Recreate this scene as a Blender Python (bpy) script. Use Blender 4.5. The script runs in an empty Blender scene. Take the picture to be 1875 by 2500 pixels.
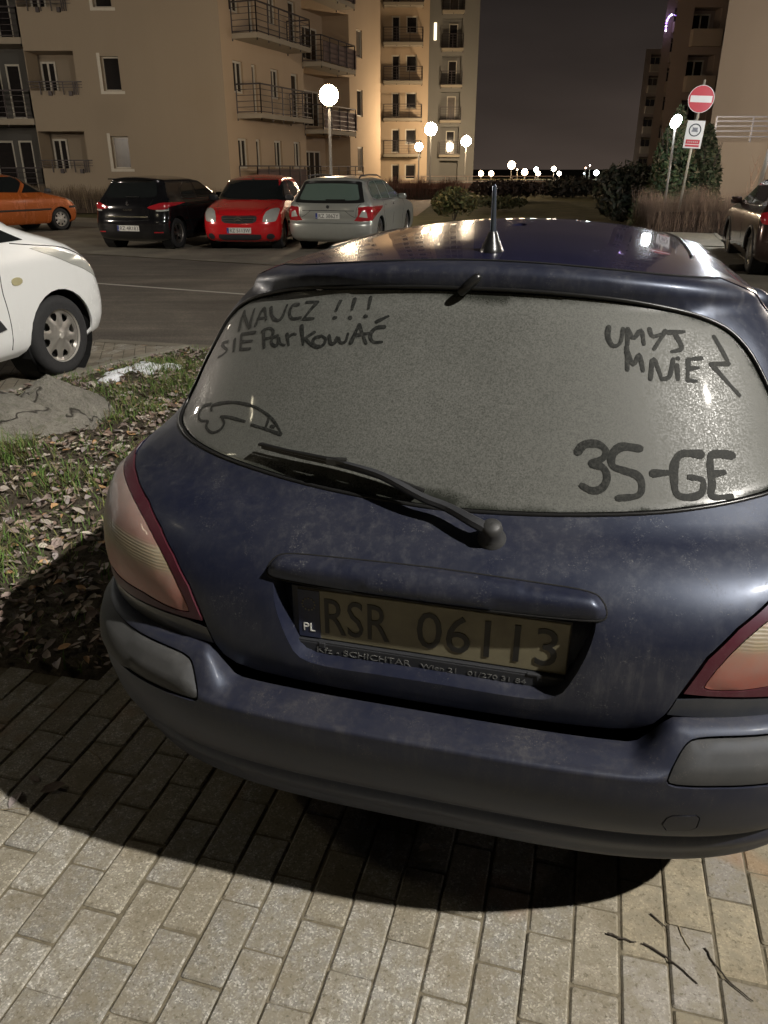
import bpy, bmesh, math, random
import numpy as np
from mathutils import Vector, Matrix
from mathutils.geometry import delaunay_2d_cdt
random.seed(7)
RNG = np.random.default_rng(11)
SC = bpy.context.scene
COL = SC.collection
R = math.radians

# ---------------------------------------------------------------- objects
def tag(o, label=None, cat=None, group=None, kind=None):
    if label: o['label'] = label
    if cat: o['category'] = cat
    if group: o['group'] = group
    if kind: o['kind'] = kind
    return o

def empty(name, loc=(0, 0, 0), rz=0.0, parent=None):
    o = bpy.data.objects.new(name, None)
    o.empty_display_size = 0.2
    COL.objects.link(o)
    o.location = loc
    o.rotation_euler = (0, 0, rz)
    if parent: o.parent = parent
    return o

def mesh_obj(name, verts, faces, mat=None, parent=None, smooth=True, normals=None, loc=None, mats=None, midx=None):
    me = bpy.data.meshes.new(name)
    me.from_pydata([tuple(map(float, v)) for v in verts], [], [tuple(int(i) for i in f) for f in faces])
    if mats:
        for m in mats: me.materials.append(m)
        if midx is not None: me.polygons.foreach_set('material_index', midx)
    elif mat: me.materials.append(mat)
    if smooth:
        me.polygons.foreach_set('use_smooth', [True] * len(me.polygons))
    me.validate()
    me.update()
    if normals is not None and len(me.vertices) == len(normals):
        me.normals_split_custom_set_from_vertices([tuple(map(float, n)) for n in normals])
    o = bpy.data.objects.new(name, me)
    COL.objects.link(o)
    if parent: o.parent = parent
    if loc is not None: o.location = loc
    return o

def bm_obj(name, bm, mat=None, parent=None, smooth=False, loc=None, bevel=0, angle=None, mats=None):
    me = bpy.data.meshes.new(name)
    bmesh.ops.recalc_face_normals(bm, faces=bm.faces[:])
    bm.to_mesh(me); bm.free()
    if mats:
        for m in mats: me.materials.append(m)
    elif mat: me.materials.append(mat)
    if smooth:
        me.polygons.foreach_set('use_smooth', [True] * len(me.polygons))
        if angle: me.set_sharp_from_angle(angle=R(angle))
    o = bpy.data.objects.new(name, me)
    COL.objects.link(o)
    if parent: o.parent = parent
    if loc is not None: o.location = loc
    if bevel:
        b = o.modifiers.new('bevel', 'BEVEL'); b.width = bevel; b.segments = 2; b.limit_method = 'ANGLE'; b.angle_limit = R(40)
    return o

def copy_tree(o, parent=None):
    c = o.copy(); COL.objects.link(c); c.parent = parent
    for ch in list(o.children): copy_tree(ch, c)
    return c

def add_box(bm, c, s, rz=0.0, mi=0, M=None):
    """box centre c, full size s"""
    m = Matrix.Translation(Vector(c)) @ Matrix.Rotation(rz, 4, 'Z') @ Matrix.Diagonal((s[0], s[1], s[2], 1))
    if M is not None: m = M @ m
    r = bmesh.ops.create_cube(bm, size=1.0, matrix=m)
    for v in r['verts']:
        for f in v.link_faces: f.material_index = mi
    return r

def add_bar(bm, a, b, w, h=None, mi=0):
    """square bar from a to b"""
    a = Vector(a); b = Vector(b); d = b - a; L = d.length
    if L < 1e-6: return
    q = d.to_track_quat('Z', 'Y').to_matrix().to_4x4()
    m = Matrix.Translation((a + b) / 2) @ q @ Matrix.Diagonal((w, h or w, L, 1))
    r = bmesh.ops.create_cube(bm, size=1.0, matrix=m)
    for v in r['verts']:
        for f in v.link_faces: f.material_index = mi

def add_tube(bm, pts, rad, seg=8, mi=0, cap=True):
    pts = [Vector(p) for p in pts]
    n = len(pts)
    rads = rad if isinstance(rad, (list, tuple, np.ndarray)) else [rad] * n
    rings = []
    up = Vector((0.123, 0.456, 0.88)).normalized()
    for i, p in enumerate(pts):
        t = (pts[min(i + 1, n - 1)] - pts[max(i - 1, 0)]).normalized()
        a = t.cross(up)
        if a.length < 1e-3: a = t.cross(Vector((1, 0, 0)))
        a.normalize(); b = t.cross(a)
        rings.append([bm.verts.new(p + (a * math.cos(2 * math.pi * k / seg) + b * math.sin(2 * math.pi * k / seg)) * rads[i]) for k in range(seg)])
    for i in range(n - 1):
        for k in range(seg):
            f = bm.faces.new((rings[i][k], rings[i][(k + 1) % seg], rings[i + 1][(k + 1) % seg], rings[i + 1][k]))
            f.material_index = mi
    if cap:
        for rg in (rings[0][::-1], rings[-1]):
            try:
                f = bm.faces.new(rg); f.material_index = mi
            except ValueError: pass

def add_lathe(bm, prof, seg=32, M=None, mi=0, closed=False):
    """prof: list of (r, z); revolve round Z, transformed by M"""
    M = M or Matrix.Identity(4)
    rings = []
    for r, z in prof:
        rings.append([bm.verts.new(M @ Vector((r * math.cos(2 * math.pi * k / seg), r * math.sin(2 * math.pi * k / seg), z))) for k in range(seg)])
    idx = list(range(len(prof) - 1)) + ([len(prof) - 1] if closed else [])
    for i in idx:
        j = (i + 1) % len(prof)
        for k in range(seg):
            try:
                f = bm.faces.new((rings[i][k], rings[i][(k + 1) % seg], rings[j][(k + 1) % seg], rings[j][k])); f.material_index = mi
            except ValueError: pass

def smooth_closed(pts, n=4):
    """Catmull-Rom through a closed polygon"""
    P = np.array(pts, float); out = []
    m = len(P)
    for i in range(m):
        p0, p1, p2, p3 = P[i - 1], P[i], P[(i + 1) % m], P[(i + 2) % m]
        for k in range(n):
            t = k / n
            out.append(0.5 * ((2 * p1) + (-p0 + p2) * t + (2 * p0 - 5 * p1 + 4 * p2 - p3) * t * t + (-p0 + 3 * p1 - 3 * p2 + p3) * t ** 3))
    return np.array(out)

def smooth_open(pts, n=4):
    P = np.array(pts, float)
    if len(P) < 3:
        return np.array([P[0] + (P[-1] - P[0]) * k / n for k in range(n + 1)])
    out = []; m = len(P)
    for i in range(m - 1):
        p0, p1, p2, p3 = P[max(i - 1, 0)], P[i], P[i + 1], P[min(i + 2, m - 1)]
        for k in range(n):
            t = k / n
            out.append(0.5 * ((2 * p1) + (-p0 + p2) * t + (2 * p0 - 5 * p1 + 4 * p2 - p3) * t * t + (-p0 + 3 * p1 - 3 * p2 + p3) * t ** 3))
    out.append(P[-1])
    return np.array(out)

def in_poly(P, poly):
    x, y = P[:, 0], P[:, 1]
    ins = np.zeros(len(P), bool)
    n = len(poly); j = n - 1
    for i in range(n):
        xi, yi = poly[i]; xj, yj = poly[j]
        c = ((yi > y) != (yj > y))
        with np.errstate(divide='ignore', invalid='ignore'):
            xx = (xj - xi) * (y - yi) / (yj - yi + 1e-30) + xi
        ins ^= c & (x < xx)
        j = i
    return ins

def poly_dist(P, poly):
    """min distance of points P to polygon edges"""
    d = np.full(len(P), 1e9)
    A = np.array(poly); B = np.roll(A, -1, 0)
    for a, b in zip(A, B):
        ab = b - a; L = ab @ ab + 1e-12
        t = np.clip(((P - a) @ ab) / L, 0, 1)
        q = P - (a + t[:, None] * ab)
        d = np.minimum(d, np.sqrt((q ** 2).sum(1)))
    return d

def resample(poly, step):
    out = []
    P = np.array(poly, float)
    for a, b in zip(P, np.roll(P, -1, 0)):
        L = np.linalg.norm(b - a); n = max(1, int(math.ceil(L / step)))
        for k in range(n): out.append(a + (b - a) * k / n)
    return np.array(out)

def offset_poly(poly, d):
    """inset (d>0) a simple closed polygon"""
    P = np.array(poly, float)
    area = 0.5 * np.sum(P[:, 0] * np.roll(P[:, 1], -1) - np.roll(P[:, 0], -1) * P[:, 1])
    if area < 0: P = P[::-1]
    a = P - np.roll(P, 1, 0); b = np.roll(P, -1, 0) - P
    a /= np.linalg.norm(a, axis=1)[:, None] + 1e-12; b /= np.linalg.norm(b, axis=1)[:, None] + 1e-12
    na = np.stack([-a[:, 1], a[:, 0]], 1); nb = np.stack([-b[:, 1], b[:, 0]], 1)
    n = na + nb; n /= np.linalg.norm(n, axis=1)[:, None] + 1e-12
    c = np.clip((n * na).sum(1), 0.5, 1)
    return P + n * (d / c)[:, None]

# ---------------------------------------------------------------- body surfaces
class Surf:
    """Car skin made of nested rings. rows: list of dict(v,z,yc,y1,yf,y2,W,p,q,k,Yk)
    u runs in metres from the middle of the tail (0) round the corner, along the side, to the middle of the nose"""
    NR, NS, NF = 60, 60, 40
    def __init__(s, rows, fine=(420, 0), zmod=None):
        s.rows = rows
        G = []
        for r in rows:
            G.append(s.ring(r))
        G = np.array(G)                      # rows x cols x 3
        s.us = np.concatenate([np.linspace(0, 1, s.NR), 1 + np.linspace(0, 1, s.NS)[1:], 2 + np.linspace(0, 1, s.NF)[1:]])
        vs = np.array([r['v'] for r in rows], float)
        s.v0, s.v1 = vs[0], vs[-1]
        NV = fine[0]
        vv = np.linspace(s.v0, s.v1, NV)
        # cubic Hermite (finite difference tangents, limited)
        T = np.zeros_like(G)
        for i in range(len(vs)):
            if i == 0: T[i] = (G[1] - G[0]) / (vs[1] - vs[0])
            elif i == len(vs) - 1: T[i] = (G[-1] - G[-2]) / (vs[-1] - vs[-2])
            else:
                h0, h1 = vs[i] - vs[i - 1], vs[i + 1] - vs[i]
                d0, d1 = (G[i] - G[i - 1]) / h0, (G[i + 1] - G[i]) / h1
                T[i] = (d0 * h1 + d1 * h0) / (h0 + h1)
        idx = np.clip(np.searchsorted(vs, vv, side='right') - 1, 0, len(vs) - 2)
        h = (vs[idx + 1] - vs[idx]); t = (vv - vs[idx]) / h
        t = t[:, None, None]; h = h[:, None, None]
        P = (2 * t ** 3 - 3 * t ** 2 + 1) * G[idx] + (t ** 3 - 2 * t ** 2 + t) * h * T[idx] + (-2 * t ** 3 + 3 * t ** 2) * G[idx + 1] + (t ** 3 - t ** 2) * h * T[idx + 1]
        s.vv = vv
        # resample u finely & mirror
        s.uf = np.unique(np.concatenate([np.linspace(0, 1, 240), np.linspace(1, 2, 160), np.linspace(2, 3, 120)]))
        Q = np.empty((NV, len(s.uf), 3))
        for c in range(3):
            for i in range(NV): Q[i, :, c] = np.interp(s.uf, s.us, P[i, :, c])
        if zmod is not None: Q = zmod(Q)
        s.Q = Q
        du = np.gradient(Q, s.uf, axis=1); dv = np.gradient(Q, vv, axis=0)
        N = np.cross(du, dv)
        # smooth normal at the mirror line
        N[:, 0, 0] = 0; N[:, -1, 0] = 0
        L = np.linalg.norm(N, axis=2, keepdims=True); s.N = N / np.maximum(L, 1e-9)
        # fix degenerate
        bad = (L[..., 0] < 1e-9); s.N[bad] = (0, 0, 1)
    def ring(s, r):
        W, yc, y1, p, q, k = r['W'], r['yc'], r['y1'], r.get('p', 3.3), r.get('q', 1.9), r.get('k', 0)
        yf, y2, pf, qf = r['yf'], r['y2'], r.get('pf', 2.6), r.get('qf', 1.8)
        def corner(ya, yb, p, q, n):
            th = np.linspace(0, math.pi / 2, 800)
            x = W * np.sin(th) ** (2 / p); y = yb - (yb - ya) * np.cos(th) ** (2 / q)
            L = np.concatenate([[0], np.cumsum(np.hypot(np.diff(x), np.diff(y)))])
            t = np.linspace(0, L[-1], n)
            return np.interp(t, L, x), np.interp(t, L, y)
        xr, yr = corner(yc, y1, p, q, s.NR)
        ys = np.linspace(y1, y2, s.NS)[1:]
        bow = r.get('bow', 0.0)
        xs = W + bow * np.sin(np.linspace(0, math.pi, s.NS))[1:]
        xf, yfr = corner(-yf, -y2, pf, qf, s.NF)
        xf, yfr = xf[::-1][1:], -yfr[::-1][1:]
        x = np.concatenate([xr, xs, xf]); y = np.concatenate([yr, ys, yfr])
        kz = r.get('kp', 2.0)
        z = r['z'] - k * (np.abs(x) / max(W, 1e-6)) ** kz
        return np.stack([x, y, z], 1)
    def at(s, uv, off=0.0):
        uv = np.atleast_2d(np.asarray(uv, float))
        sg = np.where(uv[:, 0] < 0, -1.0, 1.0)
        u = np.clip(np.abs(uv[:, 0]), 0, 3); v = np.clip(uv[:, 1], s.v0, s.v1)
        iu = np.clip(np.searchsorted(s.uf, u, side='right') - 1, 0, len(s.uf) - 2)
        fu = (u - s.uf[iu]) / (s.uf[iu + 1] - s.uf[iu])
        t = (v - s.v0) / (s.v1 - s.v0) * (len(s.vv) - 1); iv = np.clip(t.astype(int), 0, len(s.vv) - 2); fv = t - iv
        def bl(A):
            fu_, fv_ = fu[:, None], fv[:, None]
            return (A[iv, iu] * (1 - fu_) + A[iv, iu + 1] * fu_) * (1 - fv_) + (A[iv + 1, iu] * (1 - fu_) + A[iv + 1, iu + 1] * fu_) * fv_
        P = bl(s.Q); N = bl(s.N); N /= np.linalg.norm(N, axis=1)[:, None] + 1e-12
        P = P + N * (off[:, None] if isinstance(off, np.ndarray) else off)
        P[:, 0] *= sg; N[:, 0] *= sg
        return P, N
    def inv(s, pts, view='rear', urange=None):
        """(a,b) -> (u,v). rear/front: (x,z); side: (y,z) ; top: (x,y)"""
        pts = np.atleast_2d(np.asarray(pts, float))
        ur = urange or {'rear': (0, 1.25), 'side': (0.45, 2.7), 'front': (1.8, 3), 'top': (0, 3)}[view]
        m = (s.uf >= ur[0]) & (s.uf <= ur[1])
        ax = {'rear': (0, 2), 'front': (0, 2), 'side': (1, 2), 'top': (0, 1)}[view]
        A = s.Q[:, m][..., ax[0]]; B = s.Q[:, m][..., ax[1]]; U = s.uf[m]
        NN = s.N[:, m]
        vis = {'rear': NN[..., 1] < 0.02, 'front': NN[..., 1] > -0.02, 'side': NN[..., 0] > 0.02, 'top': NN[..., 2] > 0.02}[view]
        pen = np.where(vis, 0, 1.0)
        out = []
        for a, b in pts:
            sg = 1.0
            if view in ('rear', 'front', 'top') and a < 0: sg, a = -1.0, -a
            D = (A - a) ** 2 + (B - b) ** 2 + pen
            i, j = np.unravel_index(np.argmin(D), D.shape)
            u, v = U[j], s.vv[i]
            for _ in range(3):                    # Newton
                e = 1e-3
                P0 = s.at([(u, v)])[0][0]; Pu = s.at([(u + e, v)])[0][0]; Pv = s.at([(u, v + e)])[0][0]
                J = np.array([[(Pu - P0)[ax[0]], (Pv - P0)[ax[0]]], [(Pu - P0)[ax[1]], (Pv - P0)[ax[1]]]]) / e
                if abs(np.linalg.det(J)) < 1e-4: break
                d = np.linalg.solve(J, np.array([a, b]) - P0[list(ax)])
                d = np.clip(d, -0.03, 0.03)
                u, v = np.clip(u + d[0], ur[0], ur[1]), np.clip(v + d[1], s.v0, s.v1)
            out.append((u * sg, v))
        return np.array(out)

def panel(name, S, outline, mat, parent, holes=(), off=0.0, depth=0.0, step=0.03, inset=0.0, bulge=0.0, bulge_w=0.03, domain=None, smooth=True, edge_round=0.0):
    """a skin piece following surface S inside the (u,v) outline; depth = turned-in edge; bulge = pillow height"""
    out = np.array(outline, float)
    if inset: out = offset_poly(out, inset)
    out = resample(out, step)
    hs = [resample(offset_poly(h, -inset) if inset else np.array(h, float), step) for h in holes]
    lo, hi = out.min(0), out.max(0)
    gx = np.arange(lo[0] + step / 2, hi[0], step); gy = np.arange(lo[1] + step / 2, hi[1], step)
    X, Y = np.meshgrid(gx, gy)
    X = X + (np.arange(len(gy)) % 2)[:, None] * step * 0.5
    G = np.stack([X.ravel(), Y.ravel()], 1)
    m = in_poly(G, out) & (poly_dist(G, out) > step * 0.45)
    for h in hs: m &= ~in_poly(G, h) & (poly_dist(G, h) > step * 0.45)
    G = G[m]
    verts = [Vector(p) for p in out]; edges = [(i, (i + 1) % len(out)) for i in range(len(out))]
    for h in hs:
        b = len(verts); verts += [Vector(p) for p in h]; edges += [(b + i, b + (i + 1) % len(h)) for i in range(len(h))]
    verts += [Vector(p) for p in G]
    vo, eo, fo, *_ = delaunay_2d_cdt(verts, edges, [], 0, 1e-6)
    V2 = np.array([(v[0], v[1]) for v in vo])
    F = np.array([f for f in fo if len(f) == 3])
    C = V2[F].mean(1)
    keep = in_poly(C, out)
    for h in hs: keep &= ~in_poly(C, h)
    F = F[keep]
    used = np.unique(F); remap = -np.ones(len(V2), int); remap[used] = np.arange(len(used))
    V2 = V2[used]; F = remap[F]
    o_ = np.full(len(V2), float(off))
    nb = None
    if bulge or edge_round:
        d = poly_dist(V2, out)
        for h in hs: d = np.minimum(d, poly_dist(V2, h))
        if bulge:
            t = np.clip(d / bulge_w, 0, 1); o_ += bulge * np.sqrt(1 - (1 - t) ** 2)
        if edge_round:
            t = np.clip(d / edge_round, 0, 1); o_ -= edge_round * 0.6 * (1 - np.sqrt(1 - (1 - t) ** 2))
    P, N = S.at(V2, o_)
    # orient
    e1 = P[F[:, 1]] - P[F[:, 0]]; e2 = P[F[:, 2]] - P[F[:, 0]]
    fl = (np.cross(e1, e2) * N[F[:, 0]]).sum(1) < 0
    F[fl] = F[fl][:, ::-1]
    VN = N.copy()
    if bulge or edge_round:
        VN = np.zeros_like(P); fn = np.cross(P[F[:, 1]] - P[F[:, 0]], P[F[:, 2]] - P[F[:, 0]])
        for k in range(3): np.add.at(VN, F[:, k], fn)
        VN /= np.linalg.norm(VN, axis=1)[:, None] + 1e-12
    faces = [tuple(f) for f in F]
    Pn = P
    if depth:
        cnt = {}
        for f in F:
            for a, b in ((f[0], f[1]), (f[1], f[2]), (f[2], f[0])):
                cnt[(a, b)] = cnt.get((a, b), 0) + 1
        be = [(a, b) for (a, b) in cnt if (b, a) not in cnt]
        bv = sorted({i for e in be for i in e})
        base = len(P)
        top = {i: base + k for k, i in enumerate(bv)}
        low = {i: base + len(bv) + k for k, i in enumerate(bv)}
        Pn = np.vstack([P, P[bv], P[bv] - N[bv] * depth])
        # side normals
        SN = np.zeros((len(Pn), 3)); SN[:len(P)] = VN
        for a, b in be:
            faces.append((top[b], top[a], low[a], low[b]))
            n = np.cross(P[b] - P[a], N[a]); n /= np.linalg.norm(n) + 1e-12
            for i in (top[a], top[b], low[a], low[b]): SN[i] += n
        ln = np.linalg.norm(SN, axis=1); SN[ln < 1e-6] = (0, 0, 1); ln[ln < 1e-6] = 1
        VN = SN / ln[:, None]
    return mesh_obj(name, Pn, faces, mat, parent, smooth, VN)

def ribbon_tube(bm, S, uv, rad, off=0.0, seg=8, mi=0, n=4, closed=False):
    pts = smooth_closed(uv, n) if closed else smooth_open(uv, n)
    P, N = S.at(pts, off)
    P = list(P)
    if closed: P.append(P[0])
    add_tube(bm, [tuple(p) for p in P], rad, seg, mi)
# ---------------------------------------------------------------- blue hatchback skins (car frame: x right, y forward from the tail, z up)
def prof_v(rows):
    v = 0.62; last = None
    for r in rows:
        if last is not None: v += math.hypot(r['yc'] - last['yc'], r['z'] - last['z'])
        r['v'] = v; last = r
    return rows

def blue_body():
    T = [ # z, yc, W, d(rear corner), yf, k, p
        (0.62, .080, .845, .38, 4.13, 0, 3.3), (0.66, .062, .848, .38, 4.15, 0, 3.3), (0.70, .052, .850, .38, 4.15, 0, 3.3),
        (0.78, .050, .852, .38, 4.10, 0, 3.3), (0.86, .065, .856, .38, 3.95, 0, 3.3), (0.90, .088, .855, .38, 3.80, 0, 3.3),
        (0.94, .125, .846, .37, 3.55, 0, 3.2), (0.97, .172, .828, .36, 3.33, 0, 3.1), (0.993, .220, .802, .34, 3.17, 0, 3.0),
        (1.02, .2405, .772, .34, 3.05, 0, 2.7), (1.06, .2685, .734, .33, 2.97, 0, 2.7), (1.10, .2965, .710, .315, 2.88, 0, 2.7),
        (1.16, .3395, .688, .305, 2.77, 0, 2.7), (1.22, .3830, .665, .295, 2.66, .003, 2.7), (1.28, .4270, .640, .285, 2.55, .008, 2.7),
        (1.33, .4640, .612, .28, 2.45, .018, 2.7), (1.365, .4910, .590, .27, 2.37, .028, 2.7), (1.388, .495, .578, .25, 2.30, .034, 3.0),
        (1.404, .491, .565, .24, 2.24, .040, 3.0), (1.4145, .498, .548, .23, 2.18, .043, 3.0), (1.4195, .518, .528, .22, 2.12, .040, 3.0),
        (1.4235, .560, .503, .21, 2.05, .034, 3.0), (1.431, .66, .455, .20, 1.95, .026, 3.0), (1.4385, .82, .33, .18, 1.82, .015, 2.8),
        (1.443, 1.02, .20, .14, 1.66, .006, 2.4), (1.445, 1.30, .02, .02, 1.42, 0, 2.0)]
    rows = []
    for z, yc, W, d, yf, k, p in T:
        fd = min(.45, (yf - yc - d) * .45)
        rows.append(dict(z=z, yc=yc, W=W, y1=yc + d, yf=yf, y2=yf - fd, k=k, p=p, q=1.9, bow=.012 if z < 1.0 else 0.0))
    return Surf(prof_v(rows), fine=(620, 0))

def blue_bumper():
    T = [ # z, yc, W, d, drop-in of corner
        (0.255, .19, .815, .36), (0.270, .16, .825, .36), (0.300, .115, .838, .37), (0.350, .088, .848, .38), (0.395, .066, .852, .38),
        (0.418, .068, .848, .38), (0.435, .046, .848, .38), (0.47, .022, .852, .38), (0.52, .000, .852, .39), (0.57, -.014, .852, .39),
        (0.612, -.018, .850, .39), (0.631, -.017, .848, .38), (0.640, -.008, .848, .38), (0.662, .004, .846, .38), (0.69, .022, .843, .38), (0.704, .036, .840, .38), (0.708, .062, .832, .37)]
    rows = []
    for z, yc, W, d in T:
        rows.append(dict(z=z, yc=yc, W=W, y1=yc + d, yf=4.16, y2=3.7, k=0, p=3.6, q=1.9, bow=.010))
    v = 0.25; last = None
    for r in rows:
        if last is not None: v += math.hypot(r['yc'] - last['yc'], r['z'] - last['z'])
        r['v'] = v; last = r
    def zmod(Q):
        Q = Q.copy(); x, y, z = Q[..., 0], Q[..., 1], Q[..., 2]
        t = np.clip((x - .385) / .075, 0, 1); s = t * t * (3 - 2 * t)
        rear = y < 1.0
        hi = z > .632
        f = .14 + .86 * s
        z2 = .632 + (z - .632) * f
        Q[..., 2] = np.where(rear & hi, z2, z)
        return Q
    return Surf(rows, fine=(420, 0), zmod=zmod)
# finger strokes in the dust of the rear window, in skin coordinates
STROKES = {'NAUCZ': [[(-0.7503, 1.4073), (-0.7955, 1.4595)], [(-0.7955, 1.4595), (-0.7019, 1.4194)], [(-0.7019, 1.4194), (-0.7364, 1.4711)], [(-0.6793, 1.4286), (-0.6905, 1.4795), (-0.6469, 1.4498)], [(-0.6869, 1.4484), (-0.6505, 1.4552)], [(-0.6577, 1.4841), (-0.6292, 1.4609), (-0.6004, 1.4515), (-0.5853, 1.4596), (-0.5926, 1.4934)], [(-0.5472, 1.4988), (-0.5695, 1.4962), (-0.5658, 1.475), (-0.5443, 1.4603), (-0.5144, 1.4645)], [(-0.5236, 1.5067), (-0.4831, 1.5092)], [(-0.4831, 1.5092), (-0.503, 1.4617)], [(-0.503, 1.4617), (-0.4692, 1.465)], [(-0.4056, 1.5168), (-0.4045, 1.4878)], [(-0.4015, 1.4699), (-0.3953, 1.471)], [(-0.3615, 1.5211), (-0.3541, 1.4941)], [(-0.3521, 1.4738), (-0.3474, 1.4707)], [(-0.3114, 1.5248), (-0.3039, 1.4979)], [(-0.3066, 1.4782), (-0.3012, 1.478)], [(-0.7855, 1.3716), (-0.825, 1.3605), (-0.7887, 1.3545), (-0.7641, 1.3515), (-0.7776, 1.3376), (-0.7981, 1.327)], [(-0.7504, 1.3838), (-0.7266, 1.3549)], [(-0.6645, 1.413), (-0.7264, 1.401)], [(-0.7264, 1.401), (-0.6968, 1.3637)], [(-0.6968, 1.3637), (-0.6541, 1.3715)], [(-0.7091, 1.3824), (-0.6617, 1.3906)], [(-0.6331, 1.4231), (-0.599, 1.3801)], [(-0.6367, 1.4182), (-0.6155, 1.4294), (-0.592, 1.4226), (-0.5912, 1.4071), (-0.6091, 1.4022)], [(-0.5683, 1.4137), (-0.5833, 1.4057), (-0.5781, 1.3932), (-0.5584, 1.3887), (-0.5556, 1.3997), (-0.5637, 1.4119), (-0.5469, 1.3962), (-0.5294, 1.3936)], [(-0.5368, 1.4209), (-0.5151, 1.3957)], [(-0.5285, 1.4129), (-0.5157, 1.4226), (-0.506, 1.4221)], [(-0.4989, 1.4456), (-0.4671, 1.4011)], [(-0.4461, 1.432), (-0.4691, 1.4156)], [(-0.4691, 1.4156), (-0.4348, 1.3995), (-0.416, 1.4009)], [(-0.4214, 1.4232), (-0.4385, 1.4179), (-0.4378, 1.4054), (-0.4204, 1.3985), (-0.4037, 1.4038), (-0.4023, 1.4183), (-0.4197, 1.4254)], [(-0.3955, 1.427), (-0.3818, 1.4094), (-0.3697, 1.4123), (-0.3672, 1.4247), (-0.3542, 1.4133), (-0.3396, 1.4162), (-0.3396, 1.4345)], [(-0.3228, 1.4132), (-0.3154, 1.4581)], [(-0.3154, 1.4581), (-0.2779, 1.4158)], [(-0.3199, 1.4315), (-0.2768, 1.4398)], [(-0.2369, 1.4556), (-0.2612, 1.4525), (-0.2728, 1.436), (-0.2596, 1.4208), (-0.2349, 1.4213)], [(-0.2665, 1.4663), (-0.2373, 1.4804)]],
 'DOODLE': [[(-0.7218, 1.22), (-0.7564, 1.2071), (-0.7567, 1.1865), (-0.7313, 1.1765), (-0.6993, 1.1815)], [(-0.695, 1.1816), (-0.6881, 1.1685), (-0.6565, 1.1623), (-0.633, 1.1715), (-0.6284, 1.1895), (-0.6492, 1.2005)], [(-0.7049, 1.2069), (-0.7124, 1.2184), (-0.6594, 1.2359), (-0.6062, 1.2434), (-0.5475, 1.2421), (-0.4942, 1.2295), (-0.4571, 1.2108), (-0.4366, 1.1947)], [(-0.4366, 1.1947), (-0.4913, 1.2001), (-0.5357, 1.2026)], [(-0.6541, 1.2017), (-0.6216, 1.2065), (-0.5626, 1.2065)], [(-0.4919, 1.2251), (-0.49, 1.2043)], [(-0.476, 1.2082), (-0.466, 1.2076)]],
 'UMYJ': [[(0.3682, 1.4804), (0.3633, 1.4593), (0.3735, 1.4389), (0.3935, 1.4456), (0.4051, 1.4773)], [(0.4176, 1.4776), (0.4115, 1.4419)], [(0.4176, 1.4776), (0.4292, 1.4569), (0.4521, 1.4743), (0.4543, 1.4448)], [(0.4759, 1.4791), (0.4798, 1.4621), (0.5035, 1.4667)], [(0.5186, 1.4756), (0.5016, 1.4582), (0.4796, 1.4348)], [(0.5226, 1.4713), (0.5679, 1.4739)], [(0.5408, 1.4715), (0.5524, 1.4373), (0.5253, 1.4289)], [(0.4095, 1.4377), (0.4058, 1.3891)], [(0.4083, 1.4275), (0.4218, 1.3994), (0.4387, 1.4219), (0.444, 1.3877)], [(0.4606, 1.37), (0.4733, 1.4122), (0.4887, 1.3701)], [(0.4887, 1.3701), (0.5085, 1.3761), (0.5244, 1.4124)], [(0.5318, 1.4001), (0.529, 1.37)], [(0.5366, 1.4144), (0.5379, 1.4136)], [(0.6003, 1.4137), (0.5641, 1.4122)], [(0.5641, 1.4122), (0.5527, 1.3678)], [(0.5527, 1.3678), (0.5742, 1.3654)], [(0.5573, 1.3918), (0.5852, 1.3934)], [(0.6522, 1.4623), (0.6744, 1.399)], [(0.6744, 1.399), (0.6231, 1.4008)], [(0.6231, 1.4008), (0.6844, 1.3308)]],
 'BIG': [[(0.2833, 1.2171), (0.2984, 1.2329), (0.3282, 1.2359), (0.3468, 1.2234), (0.3393, 1.2082), (0.3134, 1.1979)], [(0.3134, 1.1979), (0.339, 1.1878), (0.342, 1.1677), (0.3267, 1.1489), (0.3062, 1.1443), (0.2876, 1.1525)], [(0.4232, 1.229), (0.3831, 1.232), (0.361, 1.2164), (0.3583, 1.1941), (0.3816, 1.1855), (0.4085, 1.177), (0.4143, 1.1589), (0.401, 1.1387), (0.3584, 1.1321)], [(0.4422, 1.1811), (0.4821, 1.1831)], [(0.5622, 1.217), (0.5186, 1.2198), (0.4978, 1.2033), (0.4866, 1.1703), (0.483, 1.1414), (0.509, 1.1357), (0.537, 1.1442), (0.5486, 1.1674), (0.5232, 1.1735)], [(0.637, 1.2118), (0.5891, 1.2161), (0.5757, 1.1942), (0.5675, 1.1613), (0.5563, 1.1364), (0.5977, 1.1346)], [(0.5742, 1.1776), (0.6018, 1.18)]]}
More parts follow.
